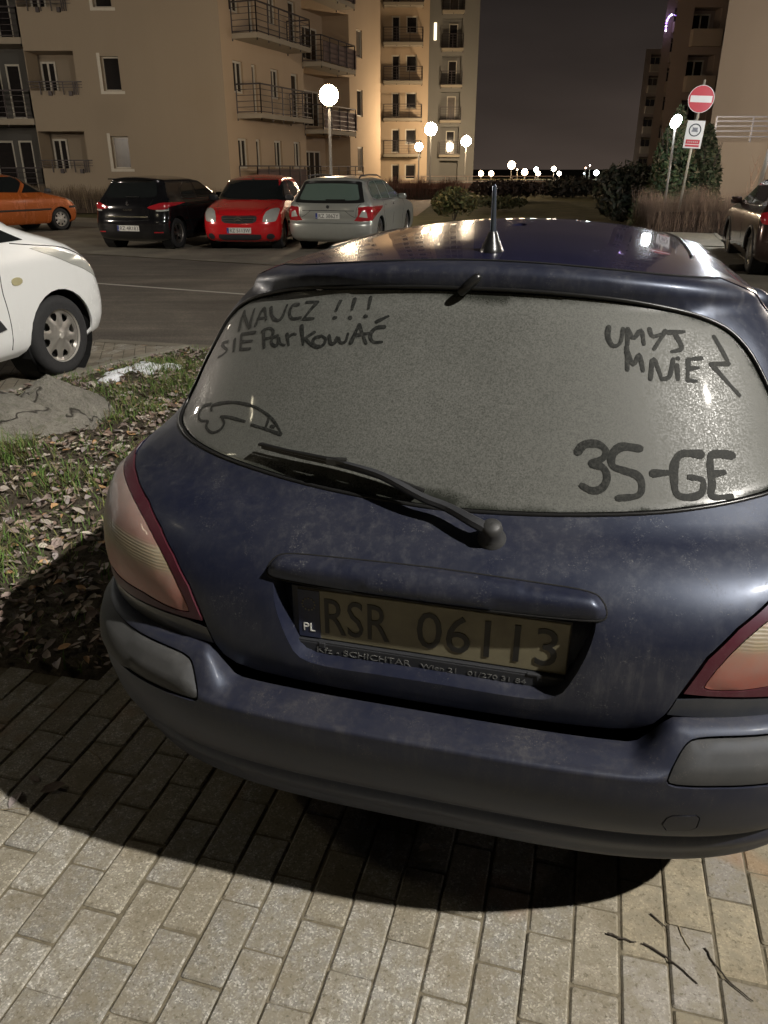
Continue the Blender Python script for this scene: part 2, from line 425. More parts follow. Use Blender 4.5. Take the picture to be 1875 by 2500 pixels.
# ---------------------------------------------------------------- materials
class NT:
    def __init__(s, name):
        s.m = bpy.data.materials.new(name); s.m.use_nodes = True
        s.t = s.m.node_tree; s.b = s.t.nodes['Principled BSDF']; s.o = s.t.nodes['Material Output']
    def n(s, typ, **kw):
        nd = s.t.nodes.new(typ)
        for k, v in kw.items():
            if k in nd.inputs.keys() and not hasattr(nd, k): nd.inputs[k].default_value = v
            else: setattr(nd, k, v)
        return nd
    def l(s, a, b): s.t.links.new(a, b)
    def coord(s, which='Object', scale=(1, 1, 1), rot=(0, 0, 0), loc=(0, 0, 0)):
        c = s.n('ShaderNodeTexCoord'); mp = s.n('ShaderNodeMapping')
        mp.inputs['Scale'].default_value = scale; mp.inputs['Rotation'].default_value = rot; mp.inputs['Location'].default_value = loc
        s.l(c.outputs[which], mp.inputs['Vector']); return mp.outputs['Vector']
    def noise(s, vec, scale, detail=4, rough=.55, dist=0):
        nd = s.n('ShaderNodeTexNoise'); nd.inputs['Scale'].default_value = scale; nd.inputs['Detail'].default_value = detail
        nd.inputs['Roughness'].default_value = rough; nd.inputs['Distortion'].default_value = dist
        if vec is not None: s.l(vec, nd.inputs['Vector'])
        return nd.outputs['Fac']
    def ramp(s, fac, stops):
        nd = s.n('ShaderNodeValToRGB'); e = nd.color_ramp.elements
        while len(e) > 1: e.remove(e[-1])
        for i, (p, c) in enumerate(stops):
            if i == 0: e[0].position = p; el = e[0]
            else: el = e.new(p)
            el.color = (*c, 1) if hasattr(c, '__len__') else (c, c, c, 1)
        s.l(fac, nd.inputs['Fac']); return nd.outputs['Color']
    def mix(s, fac, a, b, mode='MIX'):
        nd = s.n('ShaderNodeMix'); nd.data_type = 'RGBA'; nd.blend_type = mode
        for sock, v in ((nd.inputs[0], fac), (nd.inputs[6], a), (nd.inputs[7], b)):
            if hasattr(v, 'links') or isinstance(v, bpy.types.NodeSocket): s.l(v, sock)
            elif hasattr(v, '__len__'): sock.default_value = (*v[:3], 1)
            else: sock.default_value = v
        return nd.outputs[2]
    def math(s, op, a, b=None, clamp=False):
        nd = s.n('ShaderNodeMath'); nd.operation = op; nd.use_clamp = clamp
        for i, v in enumerate((a, b)):
            if v is None: continue
            if isinstance(v, bpy.types.NodeSocket): s.l(v, nd.inputs[i])
            else: nd.inputs[i].default_value = v
        return nd.outputs[0]
    def bump(s, h, strength=.3, dist=.01):
        nd = s.n('ShaderNodeBump'); nd.inputs['Strength'].default_value = strength; nd.inputs['Distance'].default_value = dist
        s.l(h, nd.inputs['Height']); s.l(nd.outputs['Normal'], s.b.inputs['Normal']); return nd
    def set(s, **kw):
        for k, v in kw.items():
            k = {'color': 'Base Color', 'rough': 'Roughness', 'metal': 'Metallic', 'coat': 'Coat Weight', 'coatr': 'Coat Roughness', 'ior': 'IOR', 'alpha': 'Alpha',
                 'emit': 'Emission Color', 'emits': 'Emission Strength', 'trans': 'Transmission Weight', 'spec': 'Specular IOR Level', 'sheen': 'Sheen Weight', 'sss': 'Subsurface Weight'}.get(k, k)
            sk = s.b.inputs[k]
            if isinstance(v, bpy.types.NodeSocket): s.l(v, sk)
            elif hasattr(v, '__len__'): sk.default_value = (*v[:3], 1)
            else: sk.default_value = v
        return s

def simple(name, color, rough=.5, metal=0, var=.15, scale=12, bump=0, **kw):
    t = NT(name)
    v = t.coord('Object')
    f = t.noise(v, scale, 5)
    c = t.mix(f, tuple(x * (1 - var) for x in color), tuple(min(1, x * (1 + var)) for x in color))
    t.set(color=c, rough=rough, metal=metal, **kw)
    if bump: t.bump(f, bump, .01)
    return t.m

def emis(name, color, s, base=(.8, .8, .8)):
    t = NT(name); t.set(color=base, emit=color, emits=s, rough=.4); return t.m

def paint(name, base, dirt=(.12, .11, .10), amt=.3, rough=.25, metal=.35, dscale=6, streak=(1, 1, .35), drough=.6, fine=.5):
    t = NT(name)
    v = t.coord('Object', scale=streak)
    n1 = t.noise(v, dscale, 6, .65)
    n2 = t.noise(t.coord('Object', scale=(1, 1, .6)), dscale * 9, 5, .7)
    m = t.math('ADD', t.math('MULTIPLY', n1, 1 - fine * .5), t.math('MULTIPLY', n2, fine * .5))
    d = t.ramp(m, [(max(0, .62 - amt * .7), 0), (min(1, .95 - amt * .5), 1)])
    n3 = t.noise(t.coord('Object'), 240, 2, .6)
    sp = t.ramp(n3, [(.60, 0), (.70, 1)])
    d2 = t.math('MULTIPLY', sp, t.math('MULTIPLY', t.math('ADD', d, .35), min(1, amt * 1.2)))
    f = t.math('MAXIMUM', t.math('MULTIPLY', d, min(1, amt * 1.6)), d2, True)
    t.set(color=t.mix(f, base, dirt), rough=t.math('ADD', t.math('MULTIPLY', f, drough - rough), rough, True), metal=t.math('MULTIPLY', t.math('SUBTRACT', 1.0, f), metal), coat=t.math('MULTIPLY', t.math('SUBTRACT', 1.0, f), .6), coatr=.12)
    return t.m

def grime_paint(name, base, dust, rough=.42, coat=.12, metal=.15, amt=.5, spec=.35):
    """old dull paint: water streaks, dried drips and mineral specks"""
    t = NT(name)
    o = t.coord('Object'); st = t.coord('Object', scale=(1, 1, .18))
    film = t.noise(o, 3.5, 8, .72, .3); streak = t.noise(st, 48, 8, .78); fine = t.noise(o, 330, 3, .7); patch = t.noise(o, 13, 7, .78, .8)
    a = t.ramp(film, [(.40, 0), (.66, .75)]); b = t.ramp(streak, [(.48, 0), (.66, .8)]); c = t.ramp(patch, [(.52, 0), (.62, .9)]); d = t.ramp(fine, [(.56, 0), (.66, 1)])
    f = t.math('ADD', t.math('MULTIPLY', a, .22), t.math('MULTIPLY', t.math('MULTIPLY', b, t.math('ADD', a, .15)), .42))
    f = t.math('ADD', f, t.math('MULTIPLY', t.math('MULTIPLY', d, c), .9))
    f = t.math('MULTIPLY', f, amt, True)
    t.set(color=t.mix(f, base, dust), rough=t.math('ADD', rough, t.math('MULTIPLY', f, .45), True), metal=t.math('MULTIPLY', t.math('SUBTRACT', 1.0, f), metal), coat=t.math('MULTIPLY', t.math('SUBTRACT', 1.0, f), coat), coatr=.15, spec=spec)
    t.b.inputs['Specular Tint'].default_value = (.70, .80, 1, 1)
    t.bump(t.math('MULTIPLY', d, c), .12, .001)
    return t.m

M = {}
M['blue_paint'] = grime_paint('navy_blue_dusty_paint', (.011, .013, .027), (.125, .12, .112), .40, .06, .10, .85, .60)
M['blue_roof'] = paint('navy_blue_roof_paint', (.016, .016, .044), (.09, .08, .09), .14, .24, .25, 5, (1, .4, 1))
M['blue_roof'].node_tree.nodes['Principled BSDF'].inputs['Coat Roughness'].default_value = .03
M['blue_bumper'] = grime_paint('navy_blue_bumper_paint', (.014, .016, .029), (.115, .105, .09), .46, .02, .05, .85, .38)
M['rubber_pad'] = grime_paint('grey_plastic_pad', (.050, .050, .049), (.14, .13, .12), .6, 0, 0, .8, .3)
M['dark_trim'] = simple('dark_plastic', (.022, .023, .026), .5, 0, .3, 20, .05)
M['strip'] = paint('blue_grey_plastic_strip', (.02, .024, .035), (.09, .09, .085), .35, .45, 0, 8)
M['black'] = simple('black_void', (.004, .004, .004), .9, 0, .2)
M['black_gloss'] = simple('black_glossy_rubber', (.012, .012, .012), .3, 0, .3, 30)
M['tyre'] = simple('tyre_rubber', (.022, .022, .023), .8, 0, .35, 30, .2)
M['alloy'] = simple('alloy_wheel_metal', (.45, .43, .40), .32, .9, .15, 20)
M['hubcap'] = simple('silver_hubcap_plastic', (.60, .57, .52), .35, .55, .2, 14)
M['chrome'] = simple('chrome', (.75, .75, .75), .12, 1, .05)
M['dark_glass'] = NT('dark_car_glass').set(color=(.012, .014, .014), rough=.05, spec=.6, coat=.5, coatr=.02).m
M['green_glass'] = NT('greenish_car_glass').set(color=(.10, .14, .12), rough=.10, spec=.6, coat=.5, coatr=.02).m
M['plate_white'] = simple('number_plate_white', (.62, .62, .58), .4, 0, .12, 40)
M['plate_blue'] = simple('number_plate_blue', (.02, .04, .22), .4)
M['plate_ink'] = simple('number_plate_black', (.012, .012, .012), .45)
M['lamp_red'] = NT('red_tail_lens').set(color=(.34, .014, .02), rough=.12, coat=.8, coatr=.03).m
M['lamp_white'] = NT('clear_lamp_lens').set(color=(.55, .56, .52), rough=.15, coat=.8, coatr=.03, metal=.3).m

def m_rearglass():
    t = NT('dusty_rear_glass')
    v = t.coord('Object')
    a = t.n('ShaderNodeAttribute'); a.attribute_name = 'edge'
    n1 = t.noise(v, 9, 6, .7); n2 = t.noise(v, 290, 4, .78); n3 = t.noise(v, 3.0, 4, .6)
    e = t.math('ADD', a.outputs['Fac'], t.math('MULTIPLY', t.math('SUBTRACT', n1, .5), .03))
    e = t.math('ADD', e, t.math('MULTIPLY', t.math('SUBTRACT', n3, .5), .03))
    edge = t.ramp(e, [(.003, 0.08), (.020, 1)])
    grain = t.ramp(n2, [(.38, .38), (.60, 1.0)])
    cover = t.math('MULTIPLY', edge, t.math('MULTIPLY', grain, t.math('ADD', .56, t.math('MULTIPLY', t.math('ADD', t.math('MULTIPLY', n3, .6), t.math('MULTIPLY', t.noise(t.coord('Object', scale=(1, 1, .2)), 30, 6, .7), .4)), .62)), True))
    cn = t.noise(v, 120, 5, .85)
    dust = t.mix(cn, (.085, .088, .080), (.165, .165, .148))
    col = t.mix(cover, (.018, .02, .016), dust)
    rg = t.math('ADD', .09, t.math('MULTIPLY', cover, .80))
    t.set(color=col, rough=rg, spec=.5, coat=.14, coatr=.04)
    return t.m
M['rear_glass'] = m_rearglass()

def m_stroke():
    t = NT('wiped_glass_stroke')
    v = t.coord('Object')
    n = t.noise(v, 170, 3, .7); n1 = t.noise(v, 14, 3, .6)
    f = t.math('MULTIPLY', t.ramp(n, [(.42, 0), (.68, 1)]), t.math('MULTIPLY', n1, .6), True)
    t.set(color=t.mix(f, (.012, .013, .012), (.10, .10, .09)), rough=t.math('ADD', .6, t.math('MULTIPLY', f, .3)), spec=.15)
    return t.m
M['stroke'] = m_stroke()

def m_lens():
    t = NT('weathered_tail_lens')
    v = t.coord('Object')
    z = t.n('ShaderNodeSeparateXYZ'); t.l(v, z.inputs[0])
    c = t.ramp(z.outputs['Z'], [(.765, (.30, .055, .040)), (.80, (.30, .085, .06)), (.838, (.27, .14, .10)), (.850, (.27, .215, .13)), (.880, (.27, .23, .15)), (.890, (.26, .135, .11)), (.93, (.27, .18, .155)), (.96, (.28, .21, .19))])
    w = t.n('ShaderNodeTexWave'); w.wave_type = 'BANDS'; w.bands_direction = 'Z'; w.inputs['Scale'].default_value = 55; w.inputs['Distortion'].default_value = .6; w.inputs['Detail'].default_value = 1
    t.l(v, w.inputs['Vector'])
    n = t.noise(v, 40, 5, .7); n1 = t.noise(v, 7, 4)
    dust = t.ramp(t.math('ADD', t.math('MULTIPLY', n, .5), t.math('MULTIPLY', n1, .5)), [(.38, .08), (.62, .48)])
    t.set(color=t.mix(dust, c, (.20, .165, .145)), rough=t.math('ADD', .34, t.math('MULTIPLY', dust, .4)), coat=.3, coatr=.10, sss=.15)
    t.b.inputs['Subsurface Radius'].default_value = (.02, .006, .004)
    band = t.ramp(z.outputs['Z'], [(.842, 0), (.852, 1), (.880, 1), (.890, 0)])
    t.bump(t.math('MULTIPLY', w.outputs['Fac'], band), .22, .002)
    return t.m
M['tail_lens'] = m_lens()
M['lens_red'] = grime_paint('maroon_lens_border', (.060, .011, .018), (.12, .085, .08), .4, .05, 0, .9)
M['plate_dim'] = paint('shaded_plate_film', (.19, .17, .105), (.09, .08, .055), .45, .5, 0, 12, (1, 1, 1))  # darkened plate tone: the shade of the recess is put into the colour
# ---------------------------------------------------------------- shared car pieces
def circle(r, n=40, c=(0, 0), a0=0):
    return np.array([(c[0] + r * math.cos(a0 + 2 * math.pi * k / n), c[1] + r * math.sin(a0 + 2 * math.pi * k / n)) for k in range(n)])

def flat_cdt(out, holes=(), step=.02):
    out = np.array(out, float); hs = [np.array(h, float) for h in holes]
    lo, hi = out.min(0), out.max(0)
    X, Y = np.meshgrid(np.arange(lo[0] + step / 2, hi[0], step), np.arange(lo[1] + step / 2, hi[1], step))
    G = np.stack([X.ravel(), Y.ravel()], 1)
    m = in_poly(G, out) & (poly_dist(G, out) > step * .4)
    for h in hs: m &= ~in_poly(G, h) & (poly_dist(G, h) > step * .4)
    verts = [Vector(p) for p in out]; edges = [(i, (i + 1) % len(out)) for i in range(len(out))]
    for h in hs:
        b = len(verts); verts += [Vector(p) for p in h]; edges += [(b + i, b + (i + 1) % len(h)) for i in range(len(h))]
    verts += [Vector(p) for p in G[m]]
    vo, eo, fo, *_ = delaunay_2d_cdt(verts, edges, [], 0, 1e-6)
    V = np.array([(v[0], v[1]) for v in vo]); F = np.array([f for f in fo if len(f) == 3])
    C = V[F].mean(1); k = in_poly(C, out)
    for h in hs: k &= ~in_poly(C, h)
    return V, F[k]

def rim_holes(style, rr):
    H = []
    if style == 'five':
        for k in range(5):
            a = 2 * math.pi * k / 5 + .3
            pts = [(.30, -.10), (.80, -.38), (.84, -.2), (.86, 0), (.84, .2), (.80, .38), (.30, .10)]
            H.append([(rr * r * math.cos(a + d), rr * r * math.sin(a + d)) for r, d in pts])
    elif style == 'ten':
        for k in range(10):
            a = 2 * math.pi * k / 10
            pts = [(.40, -.09), (.84, -.20), (.87, 0), (.84, .20), (.40, .09)]
            H.append([(rr * r * math.cos(a + d), rr * r * math.sin(a + d)) for r, d in pts])
    else:   # eight rounded windows near the edge
        for k in range(8):
            a = 2 * math.pi * k / 8 + .2
            pts = [(.58, 0), (.64, .13), (.78, .20), (.88, .17), (.90, 0), (.88, -.17), (.78, -.20), (.64, -.13)]
            H.append([(rr * r * math.cos(a + d), rr * r * math.sin(a + d)) for r, d in pts])
    return H

def make_wheel(parent, loc, rad=.30, width=.195, rr=.205, style='five', side=1, mat=None, seg=48):
    w = empty('wheel', loc, 0, parent)
    A = Matrix.Rotation(R(90) * side, 4, 'Y')       # local z -> +-x (outward)
    bm = bmesh.new(); h = width / 2
    prof = [(rr * .98, -h * .8), (rr * 1.02, -h), (rad * .86, -h * 1.04), (rad * .96, -h * .92), (rad, -h * .62), (rad * .992, -h * .33), (rad * .992, -h * .30), (rad, -h * .27), (rad, h * .27), (rad * .992, h * .30), (rad * .992, h * .33),
            (rad, h * .62), (rad * .96, h * .92), (rad * .88, h * 1.04), (rad * .80, h * 1.03), (rr * 1.04, h), (rr * .99, h * .80)]
    add_lathe(bm, prof, seg, A, closed=False)
    bm_obj('tyre', bm, M['tyre'], w, smooth=True, angle=50)
    V, F = flat_cdt(circle(rr, 48), [np.array(x) for x in rim_holes(style, rr)], rr * .12)
    r = np.hypot(V[:, 0], V[:, 1]) / rr
    z = h * .62 + (.020 * (1 - r ** 2)) + .018 * np.clip((r - .9) / .1, 0, 1) + .012 * (r < .16)
    if style == 'cap8': z = z + .006 * np.cos(8 * (np.arctan2(V[:, 1], V[:, 0]) - .2 - math.pi / 8)) * np.clip(r * 1.3, 0, 1) * (r < .92)
    P = np.stack([V[:, 0], V[:, 1], z], 1)
    bm = bmesh.new(); top = [bm.verts.new(A @ Vector(p)) for p in P]
    for f in F:
        try: bm.faces.new([top[i] for i in f])
        except ValueError: pass
    ext = bmesh.ops.solidify(bm, geom=bm.faces[:], thickness=.012)
    add_lathe(bm, [(rr * .96, h * .55), (rr * 1.0, h * .85), (rr * 1.035, h * .98), (rr * 1.03, h * .80), (rr * .97, -h * .5)], seg, A)
    add_lathe(bm, [(.001, h * .62 + .034), (rr * .10, h * .62 + .034), (rr * .15, h * .62 + .026), (rr * .15, h * .6)], 20, A)
    rim = bm_obj('rim', bm, mat or M['alloy'], w, smooth=True, angle=35)
    bm = bmesh.new(); add_lathe(bm, [(.001, h * .15), (rr * .99, h * .15)], 24, A); add_lathe(bm, [(.001, -h * .5), (rad * .95, -h * .5)], 24, A)
    bm_obj('brake_disc', bm, M['black'], w)
    return w

def text_mesh(name, s, w, h, mat, parent, M4, depth=.001, lim=None):
    """text as mesh, fitted to width w and cap height h, placed by M4 (text plane xy, normal z)"""
    cu = bpy.data.curves.new(name, 'FONT'); cu.body = s; cu.extrude = .05; cu.resolution_u = 3
    o = bpy.data.objects.new(name, cu); COL.objects.link(o)
    dg = bpy.context.evaluated_depsgraph_get(); dg.update()
    me = bpy.data.meshes.new_from_object(o.evaluated_get(dg))
    bpy.data.objects.remove(o); me.name = name
    co = np.empty(len(me.vertices) * 3); me.vertices.foreach_get('co', co); co = co.reshape(-1, 3)
    lo, hi = co.min(0), co.max(0)
    c = (lo + hi) / 2; sc = np.array([w / (hi[0] - lo[0]), h / (hi[1] - lo[1]), depth / (hi[2] - lo[2])])
    co = (co - c) * sc
    me.vertices.foreach_set('co', co.ravel()); me.transform(M4); me.update()
    me.materials.clear(); me.materials.append(mat)
    ob = bpy.data.objects.new(name, me); COL.objects.link(ob); ob.parent = parent
    return ob

def rear_text(name, s, cx, cz, w, h, y, mat, parent, rotz=0, facing=-1):
    m = Matrix.Translation((cx, y, cz)) @ Matrix.Rotation(0 if facing < 0 else math.pi, 4, 'Z') @ Matrix.Rotation(R(90), 4, 'X')
    return text_mesh(name, s, w, h, mat, parent, m)

def add_plate(parent, y, z, text_l, text_r=None, w=.52, h=.114, facing=-1, tilt=0, back=None, country='PL', cx=0, blue=None):
    """EU number plate with blue band, stars and characters as sub-parts"""
    s = facing
    bm = bmesh.new(); add_box(bm, (cx, y - s * .003, z), (w, .006, h))
    p = bm_obj('number_plate', bm, back or M['plate_white'], parent, bevel=.002)
    bm = bmesh.new(); add_box(bm, (cx + s * (w / 2 - .023), y + s * .0006, z), (.044, .002, h * .96)); bm_obj('blue_band', bm, blue or M['plate_blue'], p)
    bm = bmesh.new()
    for k in range(12):
        a = 2 * math.pi * k / 12
        add_box(bm, (cx + s * (w / 2 - .023) + .013 * math.cos(a), y + s * .0022, z + h * .20 + .013 * math.sin(a)), (.003, .001, .003))
    bm_obj('star_ring', bm, M['plate_dim'], p)
    rear_text('country_letters', country, cx + s * (w / 2 - .023), z - h * .27, .024, .018, y + s * .0022, M['plate_white'], p, facing=s)
    if text_r:
        rear_text('registration_letters', text_l, cx + s * .140, z, .130, .080, y + s * .001, M['plate_ink'], p, facing=s)
        rear_text('registration_digits', text_r, cx - s * .110, z, .262, .080, y + s * .001, M['plate_ink'], p, facing=s)
    else:
        rear_text('registration_letters', text_l, cx - s * .022, z, .43, .076, y + s * .001, M['plate_ink'], p, facing=s)
    return p

def join_polys(right):
    """mirror a right half outline (u>=0) to a closed left+right outline"""
    r = [tuple(p) for p in right]; l = [(-a, b) for a, b in reversed(r) if a > 1e-6]
    return r + l

# ---------------------------------------------------------------- the dusty blue hatchback
def build_blue():
    car = empty('hatchback', (.0576, 1.1437, 0), R(-14.93))
    tag(car, 'dusty dark blue hatchback seen from behind with finger writing on its dirty rear window', 'car')
    S = blue_body(); SB = blue_bumper()
    vz = lambda z: float(np.interp(z, [r['z'] for r in S.rows[:16]], [r['v'] for r in S.rows[:16]]))
    vb = vz(.7085); vtop = S.v1
    # --- tailgate
    gate_r = [(0, .658), (.2, .660), (.34, .664), (.385, .672), (.412, .690), (.428, .716), (.446, .765), (.477, .836), (.521, .889), (.576, .934), (.654, .977), (.765, 1.011), (.87, 1.030), (.965, 1.06), (1.0, 1.11), (1.0, 1.25), (.985, 1.40), (.955, 1.52), (.92, 1.585), (.88, 1.64),
              (.62, 1.635), (.40, 1.645), (.2, 1.655), (0, 1.66)]
    gate = join_polys(gate_r)
    win_r = [(0, 1.084), (.17, 1.09), (.40, 1.105), (.52, 1.116), (.62, 1.127), (.70, 1.137), (.757, 1.156), (.788, 1.20), (.795, 1.26), (.780, 1.33), (.750, 1.412), (.71, 1.468), (.65, 1.502), (.57, 1.523), (.42, 1.539), (.2, 1.546), (0, 1.547)]
    win_l = [(.2, 1.547), (.45, 1.544), (.60, 1.537), (.70, 1.523), (.80, 1.496), (.862, 1.458), (.905, 1.40), (.925, 1.33), (.930, 1.25), (.908, 1.185), (.852, 1.153), (.775, 1.140), (.70, 1.131), (.593, 1.122), (.48, 1.114), (.378, 1.106), (.243, 1.096), (.12, 1.089)]
    win = smooth_closed(win_r + [(-a, b) for a, b in win_l], 4)
    rec_r = [(0, .724), (.10, .723), (.19, .722), (.236, .732), (.258, .765), (.278, .82), (.288, .87), (.285, .892), (.26, .90), (.15, .905), (0, .91)]
    rec = smooth_closed(join_polys(rec_r), 2)
    tg = panel('tailgate', S, gate, M['blue_paint'], car, holes=[win, rec], depth=.055, step=.022, inset=.0022, edge_round=.004)
    # recess for the plate
    panel('plate_recess', S, offset_poly(rec, -.004), M['blue_paint'], car, off=-.056, step=.05)
    # --- rear window
    g = panel('rear_window', S, win, M['rear_glass'], car, off=-.006, depth=.01, step=.018, inset=.006)
    co = np.empty(len(g.data.vertices) * 3); g.data.vertices.foreach_get('co', co); co = co.reshape(-1, 3)
    Wp, _ = S.at(win, -.006)
    d = np.full(len(co), 1e9)
    for a, b in zip(Wp, np.roll(Wp, -1, 0)):
        ab = b - a; t = np.clip(((co - a) @ ab) / (ab @ ab + 1e-12), 0, 1); q = co - (a + t[:, None] * ab); d = np.minimum(d, np.sqrt((q ** 2).sum(1)))
    # bare patch under the wiper's park position, darker patch along the upper edge's middle
    def seg_d(a, b):
        a = np.array(a); b = np.array(b); ab = b - a; t = np.clip(((co - a) @ ab) / (ab @ ab), 0, 1); return np.sqrt(((co - (a + t[:, None] * ab)) ** 2).sum(1))
    A0, A1, A2 = S.at([(-.46, 1.125), (-.20, 1.105), (.02, 1.10)])[0]
    d = np.minimum(d, np.minimum(seg_d(A0, A1), seg_d(A1, A2)) * .75)
    B0, B1 = S.at([(-.07, 1.535), (.09, 1.53)])[0]
    d = np.minimum(d, seg_d(B0, B1) * 1.1)
    at = g.data.attributes.new('edge', 'FLOAT', 'POINT'); at.data.foreach_set('value', d)
    # window rubber
    bm = bmesh.new(); ribbon_tube(bm, S, win, .0045, -.003, 6, n=1, closed=True); bm_obj('window_seal', bm, M['black_gloss'], car, smooth=True)
    # finger writing
    widths = {'NAUCZ': .0042, 'DOODLE': .0036, 'UMYJ': .0046, 'BIG': .0074}
    names = {'NAUCZ': 'finger_writing', 'DOODLE': 'finger_drawing', 'UMYJ': 'finger_writing', 'BIG': 'finger_writing'}
    for key, strokes in STROKES.items():
        V = []; F = []; rr = widths[key]
        for st in strokes:
            c = smooth_open(st, 5) if len(st) > 2 else smooth_open(st, 6)
            # resample evenly
            P, N = S.at(c, -.0052)
            L = np.concatenate([[0], np.cumsum(np.linalg.norm(np.diff(P, axis=0), axis=1))]); n = max(3, int(L[-1] / .004))
            t = np.linspace(0, L[-1], n); cu = np.stack([np.interp(t, L, c[:, 0]), np.interp(t, L, c[:, 1])], 1)
            P, N = S.at(cu, -.0052)
            T = np.gradient(P, axis=0); T /= np.linalg.norm(T, axis=1)[:, None] + 1e-9
            B = np.cross(N, T)
            b0 = len(V)
            pre = [(-.9, .45), (-.5, .85)]; wv = np.ones(n); 
            wv *= 1 + .12 * np.sin(np.arange(n) * .31 + len(V)) + .05 * np.sin(np.arange(n) * .83); wv *= np.interp(np.arange(n) / max(1, n - 1), [0, .5, 1], [1.12, 1.0, .82])
            wv *= rr * (1 + .03 * RNG.standard_normal(n))
            P = np.vstack([P[:1] - T[:1] * rr * .8, P, P[-1:] + T[-1:] * rr * .8]); B = np.vstack([B[:1], B, B[-1:]]); wv = np.concatenate([[rr * .55], wv, [rr * .55]]); N = np.vstack([N[:1], N, N[-1:]])
            for k in range(len(P)):
                V += [P[k] - B[k] * wv[k], P[k] + N[k] * .0003, P[k] + B[k] * wv[k]]
            for k in range(len(P) - 1):
                a = b0 + 3 * k; F += [(a, a + 1, a + 4, a + 3), (a + 1, a + 2, a + 5, a + 4)]
        o = mesh_obj(names[key], V, F, M['stroke'], g, True)
        o['label'] = {'NAUCZ': 'NAUCZ SIE PARKOWAC written with a finger in the dust', 'DOODLE': 'small humped doodle drawn with a finger in the dust', 'UMYJ': 'UMYJ MNIE with an arrow written with a finger in the dust', 'BIG': 'large 3S-GE written with a finger in the dust'}[key]
    # --- handle trim above the plate
    tr = smooth_closed(join_polys([(0, .886), (.15, .887), (.26, .889), (.297, .892), (.305, .903), (.297, .925), (.275, .938), (.2, .944), (0, .949)]), 3)
    panel('handle_trim', S, tr, M['blue_paint'], car, off=.001, depth=.03, step=.012, bulge=.020, bulge_w=.022)
    bm = bmesh.new(); ribbon_tube(bm, S, offset_poly(tr, -.001), .0022, 0, 6, n=1, closed=True); bm_obj('trim_gap', bm, M['black'], car)
    # --- number plate in its holder
    bm = bmesh.new(); add_box(bm, (-.005, .104, .786), (.536, .010, .150)); add_box(bm, (-.005, .094, .7275), (.536, .012, .029)); add_box(bm, (-.005, .097, .7435), (.536, .016, .004))
    for x in (-.21, .215): add_box(bm, (x, .089, .738), (.014, .006, .012))
    add_box(bm, (.225, .0905, .7435), (.07, .008, .006))
    hold = bm_obj('plate_holder', bm, M['dark_trim'], car, bevel=.003)
    add_plate(car, .097, .802, 'RSR', '06113', w=.52, h=.110, back=M['plate_dim'], blue=simple('shaded_blue_band', (.022, .028, .060), .5, 0, .3, 40))  # plate and dirty blue band hold the recess shade in their colours
    grey = simple('grey_dealer_print', (.11, .11, .105), .5, 0, .3, 60)
    rear_text('dealer_text', 'Kfz - SCHICHTAR', -.125, .7275, .19, .013, .0872, grey, hold)
    rear_text('dealer_text', 'Wien 21   01/270 31 84', .09, .7265, .20, .010, .0872, grey, hold)
    # --- tail lamps
    lamp_r = [(.446, .765), (.477, .836), (.521, .889), (.576, .934), (.654, .977), (.765, 1.011), (.87, 1.030), (.965, 1.035), (1.06, 1.02), (1.10, .97), (1.08, .88), (1.03, .80), (.96, .755), (.85, .746), (.753, .746), (.702, .748), (.62, .754), (.55, .758), (.49, .761)]
    lens_r = [(.484, .790), (.514, .844), (.562, .893), (.629, .935), (.72, .968), (.80, .984), (.88, .990), (.955, .990), (1.02, .975), (1.05, .93), (1.03, .86), (.99, .81), (.94, .785), (.85, .774), (.753, .774), (.693, .776), (.618, .780), (.548, .774), (.490, .776)]
    for sg in (-1, 1):
        mir = lambda L: [(a * sg, b) for a, b in L]
        ln = smooth_closed(mir(lens_r), 2)
        lp = panel('tail_lamp', S, mir(lamp_r), M['lens_red'], car, holes=[ln], off=.001, depth=.03, step=.02, inset=.002)
        panel('lens', S, ln, M['tail_lens'], lp, off=.000, depth=.006, step=.02, inset=.0006, bulge=.006, bulge_w=.03)
        # strip below the lamp
        st = [(.428, .716), (.440, .752), (.49, .7575), (.55, .754), (.62, .750), (.702, .744), (.753, .742), (.85, .742), (.96, .750), (1.02, .76), (1.03, .714), (.96, .705), (.78, .704), (.6, .708), (.5, .711)]
        panel('filler_strip', S, mir(st), M['strip'], car, off=-.002, depth=.03, step=.03, inset=.001)
    # --- bumper
    vB = lambda z: float(np.interp(z, [r['z'] for r in SB.rows], [r['v'] for r in SB.rows]))
    y_ra, y_fa, rw = .80, 3.33, .345
    def arch(yc, up=True):
        a = [(yc + rw * math.cos(t), .30 + rw * math.sin(t)) for t in np.linspace(math.pi, 0, 13)]
        return SB.inv(a, 'side')
    ar, af = arch(y_ra), arch(y_fa)
    v0 = SB.v0; v1 = SB.v1
    def clampv(A): A = A.copy(); return A
    bump_r = [(0, v0), (ar[0][0] - .02, v0)] + [tuple(p) for p in ar[:7]] + [(ar[6][0], v1 - .002), (0, v1 - .002)]
    bump_r = [(a, max(b, v0)) for a, b in bump_r]
    tow = np.array([(.441, .575), (.444, .600), (.452, .610), (.492, .614), (.500, .604), (.503, .565), (.495, .553), (.454, .548)])
    pad_r = smooth_closed([(.434, .700), (.446, .735), (.458, .760), (.472, .774), (.50, .779), (.54, .780), (.61, .779), (.72, .778), (.86, .778), (1.0, .777), (1.06, .765), (1.07, .73), (1.05, .70), (.95, .688), (.80, .684), (.70, .684), (.60, .685), (.52, .687), (.45, .688)], 2)
    pad_l = [(-a, b) for a, b in pad_r]
    bp = panel('rear_bumper', SB, join_polys(bump_r), M['blue_bumper'], car, holes=[tow, pad_r, pad_l], depth=.004, step=.018, inset=.001)
    panel('tow_cover', SB, tow, M['blue_bumper'], bp, depth=.004, step=.02, inset=.0012, off=.0005)
